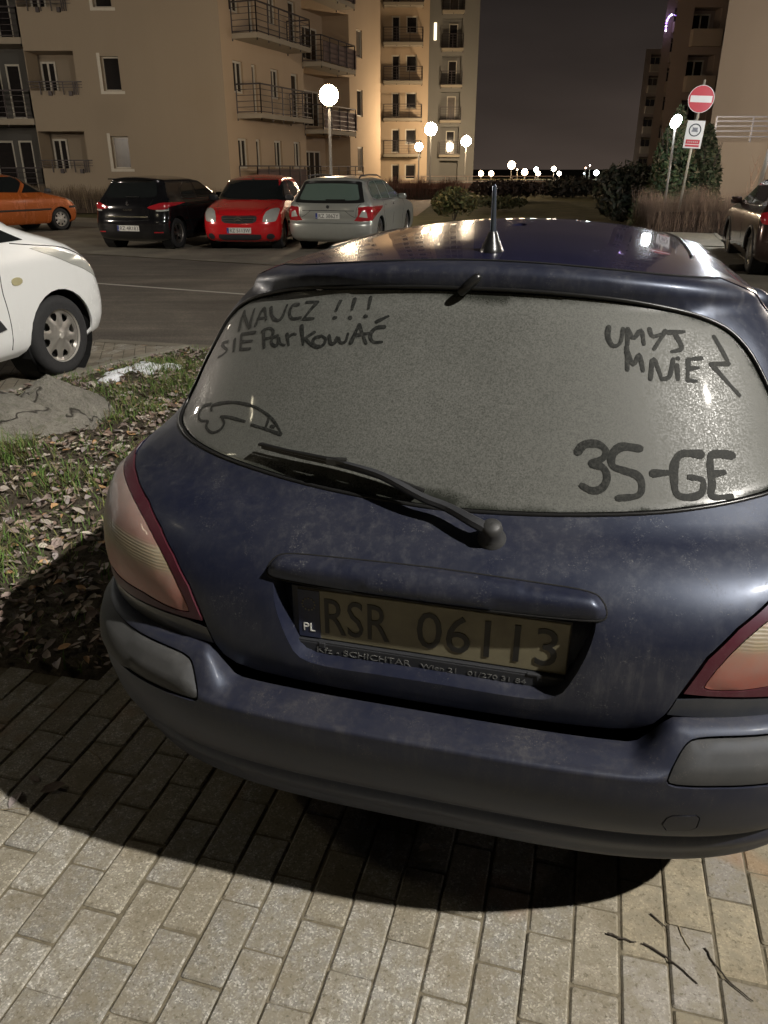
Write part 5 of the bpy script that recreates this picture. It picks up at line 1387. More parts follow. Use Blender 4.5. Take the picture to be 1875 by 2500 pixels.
    t.bump(t.math('ADD', t.math('ADD', n2, n), t.math('MULTIPLY', ck, .8)), 1.0, .035)
    M_rock = t.m
    rock('boulder', (-2.62, 4.80, .0), (.76, .36, .32), 4, ((-.05, -1, .40, .70), (0, -.1, 1, .78), (1, -.35, .35, .74), (.6, -.9, .6, .74), (-.5, -.1, 1, .76)), 'large flat pale grey boulder in front of the white van', .08)
    rock('boulder', (-2.24, 5.06, .0), (.46, .34, .40), 9, ((.5, -.55, 1, .62), (-.7, -.35, 1, .64), (1, .1, .5, .66), (.1, -1, .55, .60)), 'smaller darker boulder piece leaning behind the large flat one', -.15)
    # snow patches
    sn = NT('old_snow'); n = sn.noise(sn.coord('Object'), 45, 5, .7); sn.set(color=(.86, .88, .92), rough=.6); sn.bump(n, .6, .02)
    def snow(pts, label):
        V2, F = flat_cdt(smooth_closed(pts, 4), [], .02); c = np.mean(pts, 0)
        d = poly_dist(V2, smooth_closed(pts, 4)); z = soil_z(V2[:, 0], V2[:, 1]) + .012 + .035 * np.sqrt(np.clip(d / .05, 0, 1)) + .010 * hnoise(V2[:, 0] * 14, V2[:, 1] * 14) * (d > .004)
        o = mesh_obj('snow_patch', np.column_stack([V2 - c, z]), F, sn.m, loc=(c[0], c[1], 0)); 
        for p in o.data.polygons:
            if p.normal.z < 0: p.flip()
        tag(o, label, 'snow', 'snow remnants on the grass')
    snow([(-2.32, 6.10), (-2.20, 6.04), (-2.12, 6.18), (-2.15, 6.30), (-2.08, 6.45), (-2.17, 6.52), (-2.25, 6.38), (-2.34, 6.30), (-2.27, 6.22)], 'ragged left patch of old snow on the grass beside the kerb')
    snow([(-2.18, 6.50), (-2.08, 6.34), (-1.94, 6.28), (-1.88, 6.43), (-1.76, 6.46), (-1.74, 6.60), (-1.87, 6.66), (-1.96, 6.58), (-2.04, 6.70), (-2.14, 6.66)], 'wider right patch of old snow on the grass nearer the car')
    # twigs on the paving
    tw = simple('dark_twig_bark', (.035, .026, .018), .8, 0, .3, 80)
    T = [([(.585, 1.189), (.635, 1.145), (.672, 1.094)], .0026, 'dark twig lying between the car shadow and the right corner'), ([(.719, 1.177), (.737, 1.107), (.774, 1.057)], .0024, 'rightmost long dark twig on the paving'), ([(.626, 1.265), (.653, 1.222)], .002, 'short twig just below the round car shadow'),
         ([(.679, 1.233), (.680, 1.20), (.685, 1.172)], .0018, 'thin pale bent twig right of the round shadow'), ([(.51, 1.213), (.54, 1.20), (.569, 1.191)], .0028, 'crumbled twig at the lower edge of the shadow'), ([(.039, 1.42), (.09, 1.413), (.142, 1.414)], .0012, 'hair-thin grass stalk inside the car shadow'),
         ([(-.888, 1.822), (-.85, 1.79), (-.82, 1.748)], .0022, 'pale straw lying across a paving joint in the shadow'), ([(-1.10, 1.585), (-1.048, 1.586), (-.977, 1.591)], .0014, 'curved stalk at the left edge of the shadow')]
    pale = simple('pale_straw', (.22, .18, .11), .7)
    for pts, r_, lab in T:
        bm = bmesh.new(); q = smooth_open([(x - pts[0][0], y - pts[0][1], .006 + .002 * (k % 2)) for k, (x, y) in enumerate(pts)], 5)
        q[:, :2] += RNG.normal(0, r_ * .3, (len(q), 2)); q[:, 2] = r_ + .0012; add_tube(bm, q, list(np.linspace(r_, r_ * .5, len(q))), 6)
        o = bm_obj('twig', bm, pale if 'pale' in lab or 'stalk' in lab else tw, loc=(pts[0][0], pts[0][1], 0)); tag(o, lab, 'twig', 'twigs and stalks on the paving')

# ---------------------------------------------------------------- plants
def leafy(name, loc, size, n, leaf, cols, label, cat, group=None, seed=1, trunk=True, shape='ell', mat=None, gap=.0):
    rs = np.random.default_rng(seed)
    root = empty(name, loc); tag(root, label, cat, group)
    sx, sy, sz = size
    k = max(6, int(14)); cen = rs.normal(0, .42, (k, 3)); cen /= np.maximum(1, np.linalg.norm(cen, axis=1))[:, None] / .8
    V = []; F = []; C = []
    cc = cen[rs.integers(0, k, n)]; p = cc + rs.normal(0, .26, (n, 3)); r = np.linalg.norm(p, axis=1); p /= np.maximum(1, r)[:, None]
    if shape == 'cone':
        h = rs.random(n) ** 1.15; a = rs.random(n) * 6.28; rr = (1 - h) ** .75 * (.55 + .45 * rs.random(n) ** .4) * (1 + .22 * np.sin(a * 3 + h * 9 + seed)); p = np.column_stack([np.cos(a) * rr, np.sin(a) * rr, h * 2 - 1])
    P = p * np.array([sx / 2, sy / 2, sz / 2]) + np.array([0, 0, sz / 2 + .05])
    nrm = p * .8 + rs.normal(0, .6, (n, 3)); nrm /= np.linalg.norm(nrm, axis=1)[:, None]
    t1 = np.cross(nrm, rs.normal(0, 1, (n, 3))); t1 /= np.linalg.norm(t1, axis=1)[:, None]; t2 = np.cross(nrm, t1)
    L = leaf * (.6 + .8 * rs.random(n))[:, None]
    Vv = np.stack([P - t1 * L, P + t2 * L * .38, P + t1 * L, P - t2 * L * .38], 1).reshape(-1, 3)
    F = [(4 * i, 4 * i + 1, 4 * i + 2, 4 * i + 3) for i in range(n)]
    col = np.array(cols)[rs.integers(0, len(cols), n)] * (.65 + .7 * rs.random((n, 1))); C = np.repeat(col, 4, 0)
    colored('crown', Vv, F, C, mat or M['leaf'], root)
    bm = bmesh.new()
    for i in range(7 if trunk else 0):
        a = rs.random() * 6.28; q = [Vector((.04 * math.cos(a), .04 * math.sin(a), 0)), Vector((math.cos(a) * sx * .12, math.sin(a) * sy * .12, sz * .4)), Vector((math.cos(a) * sx * .28, math.sin(a) * sy * .28, sz * .85))]
        add_tube(bm, q, [.03 * sz / 2, .02 * sz / 2, .006], 6)
    if trunk: bm_obj('trunk', bm, M['bark'], root)
    return root

def twig_hedge(name, poly, h, n, label, col=((.20, .135, .095), (.15, .10, .075), (.25, .18, .125)), seed=3, z=0, leafy_base=False, r=.006, group=None):
    rs = np.random.default_rng(seed); poly = np.array(poly, float); c = poly.mean(0)
    root = empty(name, (c[0], c[1], z)); tag(root, label, 'hedge', group)
    P = rand_in_poly(poly, n) - c
    V = []; F = []; C = []
    hh = h * (.62 + .40 * rs.random(n)) * (1 + .10 * np.sin(P[:, 0] * 4)); a = rs.random(n) * 6.28; ln = rs.random(n) * .28
    z0 = hh * rs.random(n) * .55; cols = np.array(col)[rs.integers(0, len(col), n)] * (.6 + .8 * rs.random((n, 1)))
    for i in range(n):
        dx, dy = math.cos(a[i]) * ln[i], math.sin(a[i]) * ln[i]; b = len(V); x, y = P[i]
        q0 = (x, y, z0[i]); q1 = (x + dx * hh[i] * .5, y + dy * hh[i] * .5, (z0[i] + hh[i]) / 2); q2 = (x + dx * hh[i] * 1.1 + rs.normal(0, .02), y + dy * hh[i] * 1.1, hh[i])
        ox, oy = -math.sin(a[i]) * r, math.cos(a[i]) * r
        for q, s_ in ((q0, 1), (q1, .8), (q2, .3)):
            V += [(q[0] - ox * s_, q[1] - oy * s_, q[2]), (q[0] + oy * s_, q[1] + ox * s_, q[2] + r * s_)]
        F += [(b, b + 1, b + 3, b + 2), (b + 2, b + 3, b + 5, b + 4)]; C += [cols[i]] * 6
    colored('twigs', V, F, C, M['twig'], root)
    bm = bmesh.new(); lo = [(x, y) for x, y in (offset_poly(poly, .32) - c)]
    vs = [bm.verts.new((x, y, 0)) for x, y in lo]; vt = [bm.verts.new((x, y, h * .50)) for x, y in lo]
    bm.faces.new(vt); 
    for i in range(len(lo)): j = (i + 1) % len(lo); bm.faces.new((vs[i], vs[j], vt[j], vt[i]))
    bm_obj('branch_core', bm, simple('dark_branch_mass', (.06, .042, .03), .95, 0, .5, 30, .5), root)
    return root

def build_plants():
    M['leaf'] = tint_mat('leaf_tint', .6, 30, .25); M['twig'] = tint_mat('twig_tint', .8, 30, .25); M['bark'] = simple('bark', (.05, .038, .028), .9, 0, .3, 20, .4)
    twig_hedge('bare_hedge', [(6.75, 20.9), (8.6, 21.0), (12.5, 20.4), (12.8, 21.6), (8.6, 22.2), (6.6, 22.0)], 1.12, 11000, 'bare brown clipped hedge at the foot of the no-entry sign', seed=5)
    twig_hedge('bare_hedge', [(-.9, 47), (4.2, 45.5), (4.4, 46.8), (-.9, 48.4)], 1.1, 2500, 'reddish bare hedge below the tower block behind the silver estate', ((.16, .08, .055), (.12, .06, .045)), 8, r=.012)
    twig_hedge('bare_hedge', [(-15.5, 31.6), (-6.6, 31.6), (-5.6, 33.3), (-15.5, 33.6)], .95, 6500, 'low dry hedge along the nearest apartment block', ((.15, .11, .075), (.11, .08, .055), (.18, .14, .09)), 12, r=.008)
    leafy('garden_bush', (2.35, 27.6, 0), (1.5, 1.1, .98), 1500, .085, [(.13, .12, .045), (.09, .10, .035), (.17, .14, .06), (.06, .07, .03)], 'round yellow green bush behind the car roof beside the aerial', 'bush', seed=3)
    leafy('conifer', (8.35, 24.4, 0), (1.9, 1.7, 3.1), 5200, .095, [(.055, .085, .035), (.035, .06, .028), (.085, .095, .045), (.12, .10, .06)], 'broad dark green conifer behind the no-entry sign', 'tree', seed=5, shape='cone')
    leafy('conifer', (9.6, 25.3, 0), (1.6, 1.6, 2.7), 3600, .095, [(.07, .085, .04), (.045, .06, .03), (.11, .10, .06)], 'smaller conifer against the terrace wall right of the sign', 'tree', seed=9, shape='cone')
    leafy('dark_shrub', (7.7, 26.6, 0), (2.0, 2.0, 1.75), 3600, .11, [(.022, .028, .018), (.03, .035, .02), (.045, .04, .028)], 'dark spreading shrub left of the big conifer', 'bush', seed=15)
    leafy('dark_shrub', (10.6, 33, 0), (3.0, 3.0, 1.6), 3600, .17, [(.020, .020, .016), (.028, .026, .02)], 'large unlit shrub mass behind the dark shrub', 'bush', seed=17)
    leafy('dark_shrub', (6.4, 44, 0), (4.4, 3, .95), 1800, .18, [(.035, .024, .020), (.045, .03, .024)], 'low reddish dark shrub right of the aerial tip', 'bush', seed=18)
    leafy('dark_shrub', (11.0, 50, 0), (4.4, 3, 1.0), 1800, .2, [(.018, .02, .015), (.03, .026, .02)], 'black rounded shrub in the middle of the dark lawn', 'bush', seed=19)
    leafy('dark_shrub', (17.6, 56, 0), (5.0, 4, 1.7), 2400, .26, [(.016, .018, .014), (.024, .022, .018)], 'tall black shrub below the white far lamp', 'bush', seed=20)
    leafy('dark_shrub', (4.6, 34, 0), (2.6, 1.4, .55), 1300, .09, [(.07, .065, .028), (.05, .055, .024)], 'flat mossy mound shrub behind the aerial base', 'bush', seed=21)
    # bare saplings in front of the terrace wall
    for (x, y, hgt, sd, lab) in ((10.35, 22.9, 2.9, 1, 'tallest bare sapling with two stems before the terrace wall'), (9.95, 22.6, 1.9, 2, 'short bare sapling left of the tall one'), (10.75, 22.3, 3.6, 4, 'rightmost bare sapling beside the tilted lamp post')):
        rs = np.random.default_rng(sd); bm = bmesh.new()
        for k in range(2):
            q = [Vector((0, 0, 0))]; dx = rs.normal(0, .10)
            for i in range(1, 8): q.append(Vector((dx * i / 7 + rs.normal(0, .03) + .10 * math.sin(i + k) * (i / 7), rs.normal(0, .02), hgt * i / 7 * (1 - .12 * k))))
            add_tube(bm, q, list(np.linspace(.026, .010, len(q))), 7)
            for i in (4, 5, 6): add_tube(bm, [q[i], q[i] + Vector((rs.normal(0, .12), rs.normal(0, .1), .30))], [.010, .005], 5)
        o = bm_obj('bare_sapling', bm, simple('tan_sapling_bark', (.30, .20, .13), .7)); o.location = (x, y, 0); tag(o, lab, 'sapling', 'bare saplings by the terrace')

# ---------------------------------------------------------------- buildings
def wallmat(name, col, var=.10):
    t = NT(name); v = t.coord('Object'); n = t.noise(v, .35, 5, .6); n2 = t.noise(v, 30, 4, .7); n3 = t.noise(t.coord('Object', scale=(1, 1, .12)), 1.1, 5, .65)
    f = t.math('ADD', t.math('MULTIPLY', n, .5), t.math('MULTIPLY', n3, .5))
    t.set(color=t.mix(f, tuple(c * (1 - var) for c in col), tuple(c * (1 + var) for c in col)), rough=.9, spec=.2); t.bump(n2, .15, .01); return t.m

def facade(root, M4, L0, L1, H, holes, mat, z0=0):
    """wall in local (a, depth, z); holes: dict(r=(a0,a1,z0,z1), d=reveal depth, kind)"""
    out = [(L0, z0), (L1, z0), (L1, H), (L0, H)]
    V2, F = flat_cdt(out, [[(h['r'][0], h['r'][2]), (h['r'][1], h['r'][2]), (h['r'][1], h['r'][3]), (h['r'][0], h['r'][3])] for h in holes], 4.0)
    V = [M4 @ Vector((a, 0, z)) for a, z in V2]; F = [tuple(f) for f in F]
    for h in holes:
        a0, a1, b0, b1 = h['r']; d = h['d']; b = len(V)
        for dd in (0, d):
            for a, z in ((a0, b0), (a1, b0), (a1, b1), (a0, b1)): V.append(M4 @ Vector((a, dd, z)))
        for i in range(4): j = (i + 1) % 4; F.append((b + i, b + j, b + 4 + j, b + 4 + i))
        if h.get('back', True) and h.get('kind') == 'loggia': F.append((b + 4, b + 5, b + 6, b + 7))
    mesh_obj('wall', V, F, mat, root, False)
    for h in holes:
        if h.get('kind') == 'win': window(root, M4, *h['r'], h['d'], h.get('split', 1), h.get('fr', .07), h.get('glass'))

def window(root, M4, a0, a1, z0, z1, d, split=1, fr=.07, glass=None, surround=False):
    bm = bmesh.new(); y = d - .04
    add_box(bm, ((a0 + a1) / 2, y, z0 + fr / 2), (a1 - a0, .06, fr), M=M4); add_box(bm, ((a0 + a1) / 2, y, z1 - fr / 2), (a1 - a0, .06, fr), M=M4)
    n = split
    for k in range(n + 1):
        x = a0 + fr / 2 + (a1 - a0 - fr) * k / n; add_box(bm, (x, y + .001, (z0 + z1) / 2), (fr, .058, z1 - z0 - 2 * fr), M=M4)
    w = bm_obj('window', bm, M['frame_white'], root)
    bm = bmesh.new(); add_box(bm, ((a0 + a1) / 2, y + .012, (z0 + z1) / 2), (a1 - a0 - fr, .012, z1 - z0 - fr), M=M4)
    bm_obj('pane', bm, glass or (M['win_curtain'] if RNG.random() < .2 else M['win_glass']), w)
    return w

def balcony(root, M4, a0, a1, z, out, rail=1.05, slab=.18, mat=None, step=.12, solid=False, cols=None):
    """slab with a steel railing on three sides, sticking out (negative depth)"""
    bm = bmesh.new(); add_box(bm, ((a0 + a1) / 2, -out / 2, z - slab / 2), (a1 - a0, out, slab), M=M4)
    b = bm_obj('balcony', bm, mat or M['slab'], root)
    bm = bmesh.new()
    T = lambda a, y, zz: M4 @ Vector((a, y, zz))
    y1 = -out + .03
    path = [(a0 + .03, -.02), (a0 + .03, y1), (a1 - .03, y1), (a1 - .03, -.02)]
    for (p, q) in zip(path[:-1], path[1:]):
        L = math.hypot(q[0] - p[0], q[1] - p[1])
        for hh, w in ((rail, .05), (rail * .82, .02), (rail * .62, .02), (rail * .42, .02), (rail * .22, .02), (.06, .03)): add_bar(bm, T(*p, z + hh), T(*q, z + hh), w)
        n = max(1, round(L / 1.0))
        for k in range(n + 1):
            x, y = p[0] + (q[0] - p[0]) * k / n, p[1] + (q[1] - p[1]) * k / n; add_bar(bm, T(x, y, z - slab - .08), T(x, y, z + rail), .045)
    bm_obj('railing', bm, M['rail'], b)
    return b

def build_buildings():
    M['frame_white'] = simple('white_window_frame', (.50, .46, .38), .5); M['slab'] = wallmat('balcony_slab', (.30, .26, .20)); M['rail'] = simple('dark_railing_steel', (.055, .045, .045), .5, .4)
    M['win_glass'] = NT('night_window_glass').set(color=(.018, .016, .015), rough=.06, spec=.6).m
    M['win_curtain'] = simple('curtained_window', (.12, .10, .08), .25, 0, .4, 4)
    cream = wallmat('cream_render', (.30, .245, .18)); cream2 = wallmat('warm_cream_render', (.42, .32, .22)); grey = wallmat('grey_render', (.17, .165, .15)); dark = wallmat('dark_loggia_render', (.11, .105, .095))
    brown = wallmat('brown_panel_render', (.14, .10, .09))
    # ---- nearest block, left
    root = empty('apartment_building', (-6.3, 34.5, 0)); tag(root, 'nearest cream apartment block on the left with balconies and a blank wall', 'building')
    I = Matrix.Identity(4); H = 19.5
    holes = []
    for k in range(7):
        z = 1.58 + 2.8 * k
        if z + 1.3 > H: break
        holes.append(dict(r=(-4.74, -4.04, z, z + 1.18), d=.30, kind='win', fr=.05))
        holes.append(dict(r=(-7.64, -5.76, z, z + 1.36), d=1.25, kind='loggia'))
    facade(root, I, -7.66, 0, H, holes, cream)
    for k in range(6):
        z = 1.58 + 2.8 * k
        # pale reveals on the left and bottom of the small window
        bm = bmesh.new(); add_box(bm, (-4.80, -.004, z + .59), (.12, .02, 1.40)); add_box(bm, (-4.39, -.005, z - .07), (.94, .03, .10)); bm_obj('window_surround', bm, M['frame_white'], root)
        window(root, Matrix.Translation((0, 1.20, 0)), -7.55, -6.95, z - .3, z + 1.12, .05, 2, .07); window(root, Matrix.Translation((0, 1.20, 0)), -6.12, -5.80, z - .1, z + 1.12, .05, 1, .06)
        bm = bmesh.new()
        for zz, w in ((.30, .04), (.20, .018), (.10, .018)): add_bar(bm, (-7.7, -.10, z + zz), (-5.55, -.10, z + zz), w)
        for xx in (-7.2, -6.7, -6.3, -5.9, -5.82, -5.74): add_bar(bm, (xx, -.10, z - .15), (xx, -.10, z + .30), .035)
        for xx in (-6.85, -6.05): add_box(bm, (xx, -.05, z - .10), (.13, .10, .16))
        bm_obj('railing', bm, M['rail'], root)
    # set-back bay on the far left with full balconies
    holes = []
    for k in range(6):
        z = .65 + 2.8 * k; holes += [dict(r=(-10.2, -9.35, z, z + 2.0), d=.12, kind='win', fr=.08), dict(r=(-9.15, -8.55, z, z + 2.0), d=.12, kind='win', fr=.07)]
    facade(root, Matrix.Translation((0, 1.5, 0)), -18, -7.66, H, holes, dark)
    for k in range(6): balcony(root, Matrix.Translation((0, 1.5, 0)), -14, -7.70, .60 + 2.8 * k, 1.45, 1.0, .22)
    bm = bmesh.new()
    for q in [((-7.66, 0, 0), (-7.66, 1.5, 0), (-7.66, 1.5, H), (-7.66, 0, H)), ((-18, 1.5, H), (-7.66, 1.5, H), (-7.66, 0, H), (0, 0, H), (6.1, 15.9, H), (-18, 15.9, H))]:
        bm.faces.new([bm.verts.new(p) for p in q])
    bm_obj('roof', bm, grey, root)
    # side wing running away to the right
    MB = Matrix.Rotation(R(69), 4, 'Z')
    holes = []
    for k in range(6):
        z = 1.62 + 2.8 * k
        for a0, a1, dh in ((.78, 1.55, 0), (2.26, 2.66, 0), (3.90, 4.62, 0), (5.80, 6.50, 0)):
            if k >= 1 and a0 in (2.26, 5.80): holes.append(dict(r=(a0, a1, z - .75, z + 1.1), d=.16, kind='win', fr=.08))
            else: holes.append(dict(r=(a0, a1, z - .05, z + 1.1), d=.16, kind='win', fr=.08, split=2 if a1 - a0 > .6 else 1))
        holes.append(dict(r=(7.1, 12.5, z - .95, z + 1.5), d=1.5, kind='loggia'))
        holes.append(dict(r=(13.5, 14.3, z - .25, z + 1.05), d=.14, kind='win', fr=.07))
    facade(root, MB, 0, 17, H, holes, cream2)
    for k in range(6):
        z = 3.62 + 2.8 * k
        balcony(root, MB, .85, 5.6, z, 1.15)
        balcony(root, MB, 7.0, 11.0, z - .35, 1.0)
        window(root, MB @ Matrix.Translation((0, 1.42, 0)), 8.0, 8.8, z - 2.9, z - 1.2, .05, 1, .08); window(root, MB @ Matrix.Translation((0, 1.42, 0)), 9.6, 11.6, z - 2.9, z - 1.2, .05, 3, .08)
        bm = bmesh.new(); add_box(bm, (9.3, -.93, z + .12), (3.9, .02, .80), M=MB); bm_obj('balcony_screen', bm, brown, root)
    balcony(root, MB, .7, 5.6, .62, .9, 1.05); balcony(root, MB, 6.8, 12.2, .62, .9, 1.05)
    bm = bmesh.new(); add_box(bm, (3.1, -.80, 1.10), (4.6, .02, .90), M=MB); bm_obj('balcony_screen', bm, brown, root)
    bm = bmesh.new(); v = [bm.verts.new(MB @ Vector(p)) for p in ((17, 0, 0), (17, 12, 0), (17, 12, H), (17, 0, H))]; bm.faces.new(v); bm_obj('end_wall', bm, cream, root)
    # ---- tower block in the middle
    root = empty('tower_block', (-.5, 75, 0)); tag(root, 'tall cream tower block behind the globe lamps with stacked balconies', 'building')
    holes = []; H = 31
    for k in range(11):
        z = 2.7 + 2.8 * k - 2.8
        if z + 2.6 > H: break
        holes += [dict(r=(1.15, 1.85, z + .1, z + 2.0), d=.2, kind='win', fr=.10), dict(r=(2.35, 3.30, z + .75, z + 2.0), d=.2, kind='win', fr=.10)]
    facade(root, I, -6, 4.29, H, holes, cream2)
    for k in range(11):
        z = 2.7 + 2.8 * k
        if z < H - 2: balcony(root, I, .45, 3.75, z, 1.1, 1.05, .22)
    holes = []
    for k in range(11):
        z = 2.7 + 2.8 * k - 2.8
        if z + 2.6 > H: break
        holes += [dict(r=(5.6, 7.3, z + .1, z + 2.3), d=1.0, kind='loggia')]
    facade(root, Matrix.Translation((0, 3.0, 0)), 4.29, 8.75, H, holes, grey)
    for k in range(10):
        z = 2.7 + 2.8 * k; balcony(root, Matrix.Translation((0, 3.0, 0)), 5.5, 7.4, z, .6, 1.05, .2)
        window(root, Matrix.Translation((0, 3.9, 0)), 6.2, 7.0, z + .1, z + 2.0, .05, 1, .08)
    bm = bmesh.new()
    for q in [((4.29, 0, 0), (4.29, 3, 0), (4.29, 3, H), (4.29, 0, H)), ((8.75, 3, 0), (8.75, 14, 0), (8.75, 14, H), (8.75, 3, H)), ((-6, 0, 0), (-6, 14, 0), (-6, 14, H), (-6, 0, H)), ((-6, 0, H), (4.29, 0, H), (4.29, 3, H), (8.75, 3, H), (8.75, 14, H), (-6, 14, H))]:
        bm.faces.new([bm.verts.new(p) for p in q])
    bm_obj('end_wall', bm, cream, root)
    bm = bmesh.new(); add_box(bm, (4.95, 2.96, 12.4), (.22, .05, 1.3)); bm_obj('lit_window', bm, emis('lit_stair_window', (1, .85, .55), 1.6), root)
    # vines on the tower corner
    # ---- right hand row
    def block(nm, x0, x1, y, H, depth, mat, label, balc=None, step=.0):
        r = empty(nm, (x0, y, 0)); tag(r, label, 'building')
        hs = []
        if balc:
            for (a0, a1) in balc:
                k = 0
                while 1.0 + 2.8 * k + 2.3 < H: hs.append(dict(r=(a0, a1, 1.0 + 2.8 * k, 3.2 + 2.8 * k), d=1.3, kind='loggia')); k += 1
        facade(r, I, 0, x1 - x0, H, hs, mat)
        if balc:
            for (a0, a1) in balc:
                k = 0
                while 1.0 + 2.8 * k + 2.3 < H:
                    z = 1.0 + 2.8 * k
                    bm = bmesh.new(); add_box(bm, ((a0 + a1) / 2, -.55, z + .40), (a1 - a0 + .1, .10, .95)); add_box(bm, ((a0 + a1) / 2, -.25, z - .05), (a1 - a0 + .1, .68, .16)); add_box(bm, (a0 - .02, -.25, z + .40), (.08, .6, .95)); bm_obj('balcony', bm, M['slab_pale'], r)
                    window(r, Matrix.Translation((0, 1.22, 0)), a0 + .25, a1 - .3, z + .1, z + 2.0, .05, 2, .10); k += 1
        bm = bmesh.new(); W = x1 - x0; sk = depth * x0 / y * 1.04
        for q in [((0, 0, 0), (sk, depth, 0), (sk, depth, H), (0, 0, H)), ((W, 0, 0), (W, depth, 0), (W, depth, H), (W, 0, H)), ((0, 0, H), (W, 0, H), (W, depth, H), (sk, depth, H))]: bm.faces.new([bm.verts.new(p) for p in q])
        bm_obj('end_wall', bm, mat, r); return r
    M['slab_pale'] = wallmat('pale_balcony_front', (.38, .31, .25))
    g2 = wallmat('mauve_grey_render', (.28, .22, .19)); g3 = wallmat('beige_render', (.40, .32, .24))
    block('apartment_building', 17.05, 34, 45, 24, 12, g3, 'blank beige gable wall at the top right corner')
    block('apartment_building', 20.0, 27.5, 62, 30, 12, g2, 'grey block with loggias left of the blank gable wall', [(1.2, 3.1), (3.5, 6.4)])
    block('apartment_building', 30.2, 38, 97, 34, 12, g2, 'middle block of the right row carrying the purple light string', [(.9, 3.4)])
    block('apartment_building', 39.4, 48, 134, 17.9, 12, g2, 'farthest and lowest block of the right row', [(.9, 3.0)])
    # terrace wall with railing
    r = empty('terrace_wall', (10.35, 27, 0)); tag(r, 'low beige terrace wall with a grey tube railing on the right', 'wall')
    bm = bmesh.new(); add_box(bm, (5, 1.5, 1.16), (10, 3.0, 2.36)); bm_obj('wall', bm, g3, r)
    bm = bmesh.new()
    for z in (2.50, 2.66, 2.80, 2.94, 3.06): add_bar(bm, (.05, .06, z), (10, .06, z), .035)
    for x in np.arange(.08, 10, 1.15): add_bar(bm, (x, .06, 2.34), (x, .06, 3.08), .05)
    bm_obj('railing', bm, simple('grey_tube_rail', (.22, .22, .24), .4, .5), r)
    # long low wall with hand rail in the distance
    r = empty('boundary_wall', (1.6, 60, 0)); tag(r, 'long low reddish wall with a thin pale rail in the distance', 'wall')
    bm = bmesh.new(); add_box(bm, (5.0, 0, .30), (11, .3, .62)); bm_obj('wall', bm, wallmat('reddish_wall', (.16, .095, .075)), r)
    bm = bmesh.new(); add_bar(bm, (-.5, 0, 1.05), (10.5, 0, 1.05), .06); add_bar(bm, (-.5, 0, .72), (10.5, 0, .72), .07)
    for x in np.arange(-.4, 10.6, 1.6): add_bar(bm, (x, 0, .6), (x, 0, 1.05), .05)
    bm_obj('railing', bm, simple('pale_rail', (.42, .32, .26), .5), r)

# ---------------------------------------------------------------- lamps, signs, lights
def globe_lamp(x, y, h, r, strength, col, label, post=.055, group='globe street lamps'):
    root = empty('globe_street_lamp', (x, y, 0)); tag(root, label, 'street lamp', group)
    bm = bmesh.new(); add_lathe(bm, [(post * 1.6, 0), (post * 1.6, .6), (post, .7), (post * .8, h - r - .05), (post * 1.8, h - r - .03), (post * 1.8, h - r * .8)], 14); bm_obj('post', bm, simple('grey_lamp_post', (.25, .24, .22), .5, .4), root, smooth=True, angle=40)
    bm = bmesh.new(); bmesh.ops.create_uvsphere(bm, u_segments=20, v_segments=12, radius=r, matrix=Matrix.Translation((0, 0, h))); bm_obj('globe', bm, emis('globe_glow', col, strength), root, smooth=True)
    return root

def arm_lamp(x, y, h, rz, arm, power, col, label, spread=.14, kind='street_lamp'):
    """pole with an arm and a flat LED head; an area light sits in the head's face"""
    root = empty(kind, (x, y, 0), rz); tag(root, label, 'street lamp')
    bm = bmesh.new(); add_tube(bm, [(0, 0, 0), (0, 0, h * .5), (0, 0, h - .1), (0, .25, h + .1), (0, arm, h + .18)], [.09, .075, .05, .04, .035], 12); bm_obj('pole', bm, simple('galvanised_pole', (.30, .29, .27), .45, .6), root, smooth=True)
    bm = bmesh.new(); add_box(bm, (0, arm + .2, h + .17), (.26, .60, .07)); bm_obj('lamp_head', bm, simple('grey_lamp_head', (.12, .12, .12), .5), root, bevel=.02)
    bm = bmesh.new(); add_box(bm, (0, arm + .22, h + .128), (.20, .44, .012)); bm_obj('lamp_lens', bm, emis('led_panel', col, 60 if power > 1000 else 4), root)
    root['lit'] = True
    L = bpy.data.lights.new('lamp_light', 'AREA'); L.shape = 'DISK'; L.size = spread; L.energy = power; L.color = col
    lo = bpy.data.objects.new('lamp_light', L); COL.objects.link(lo); lo.parent = root; lo.location = (0, arm + .22, h + .115)
    return root, lo

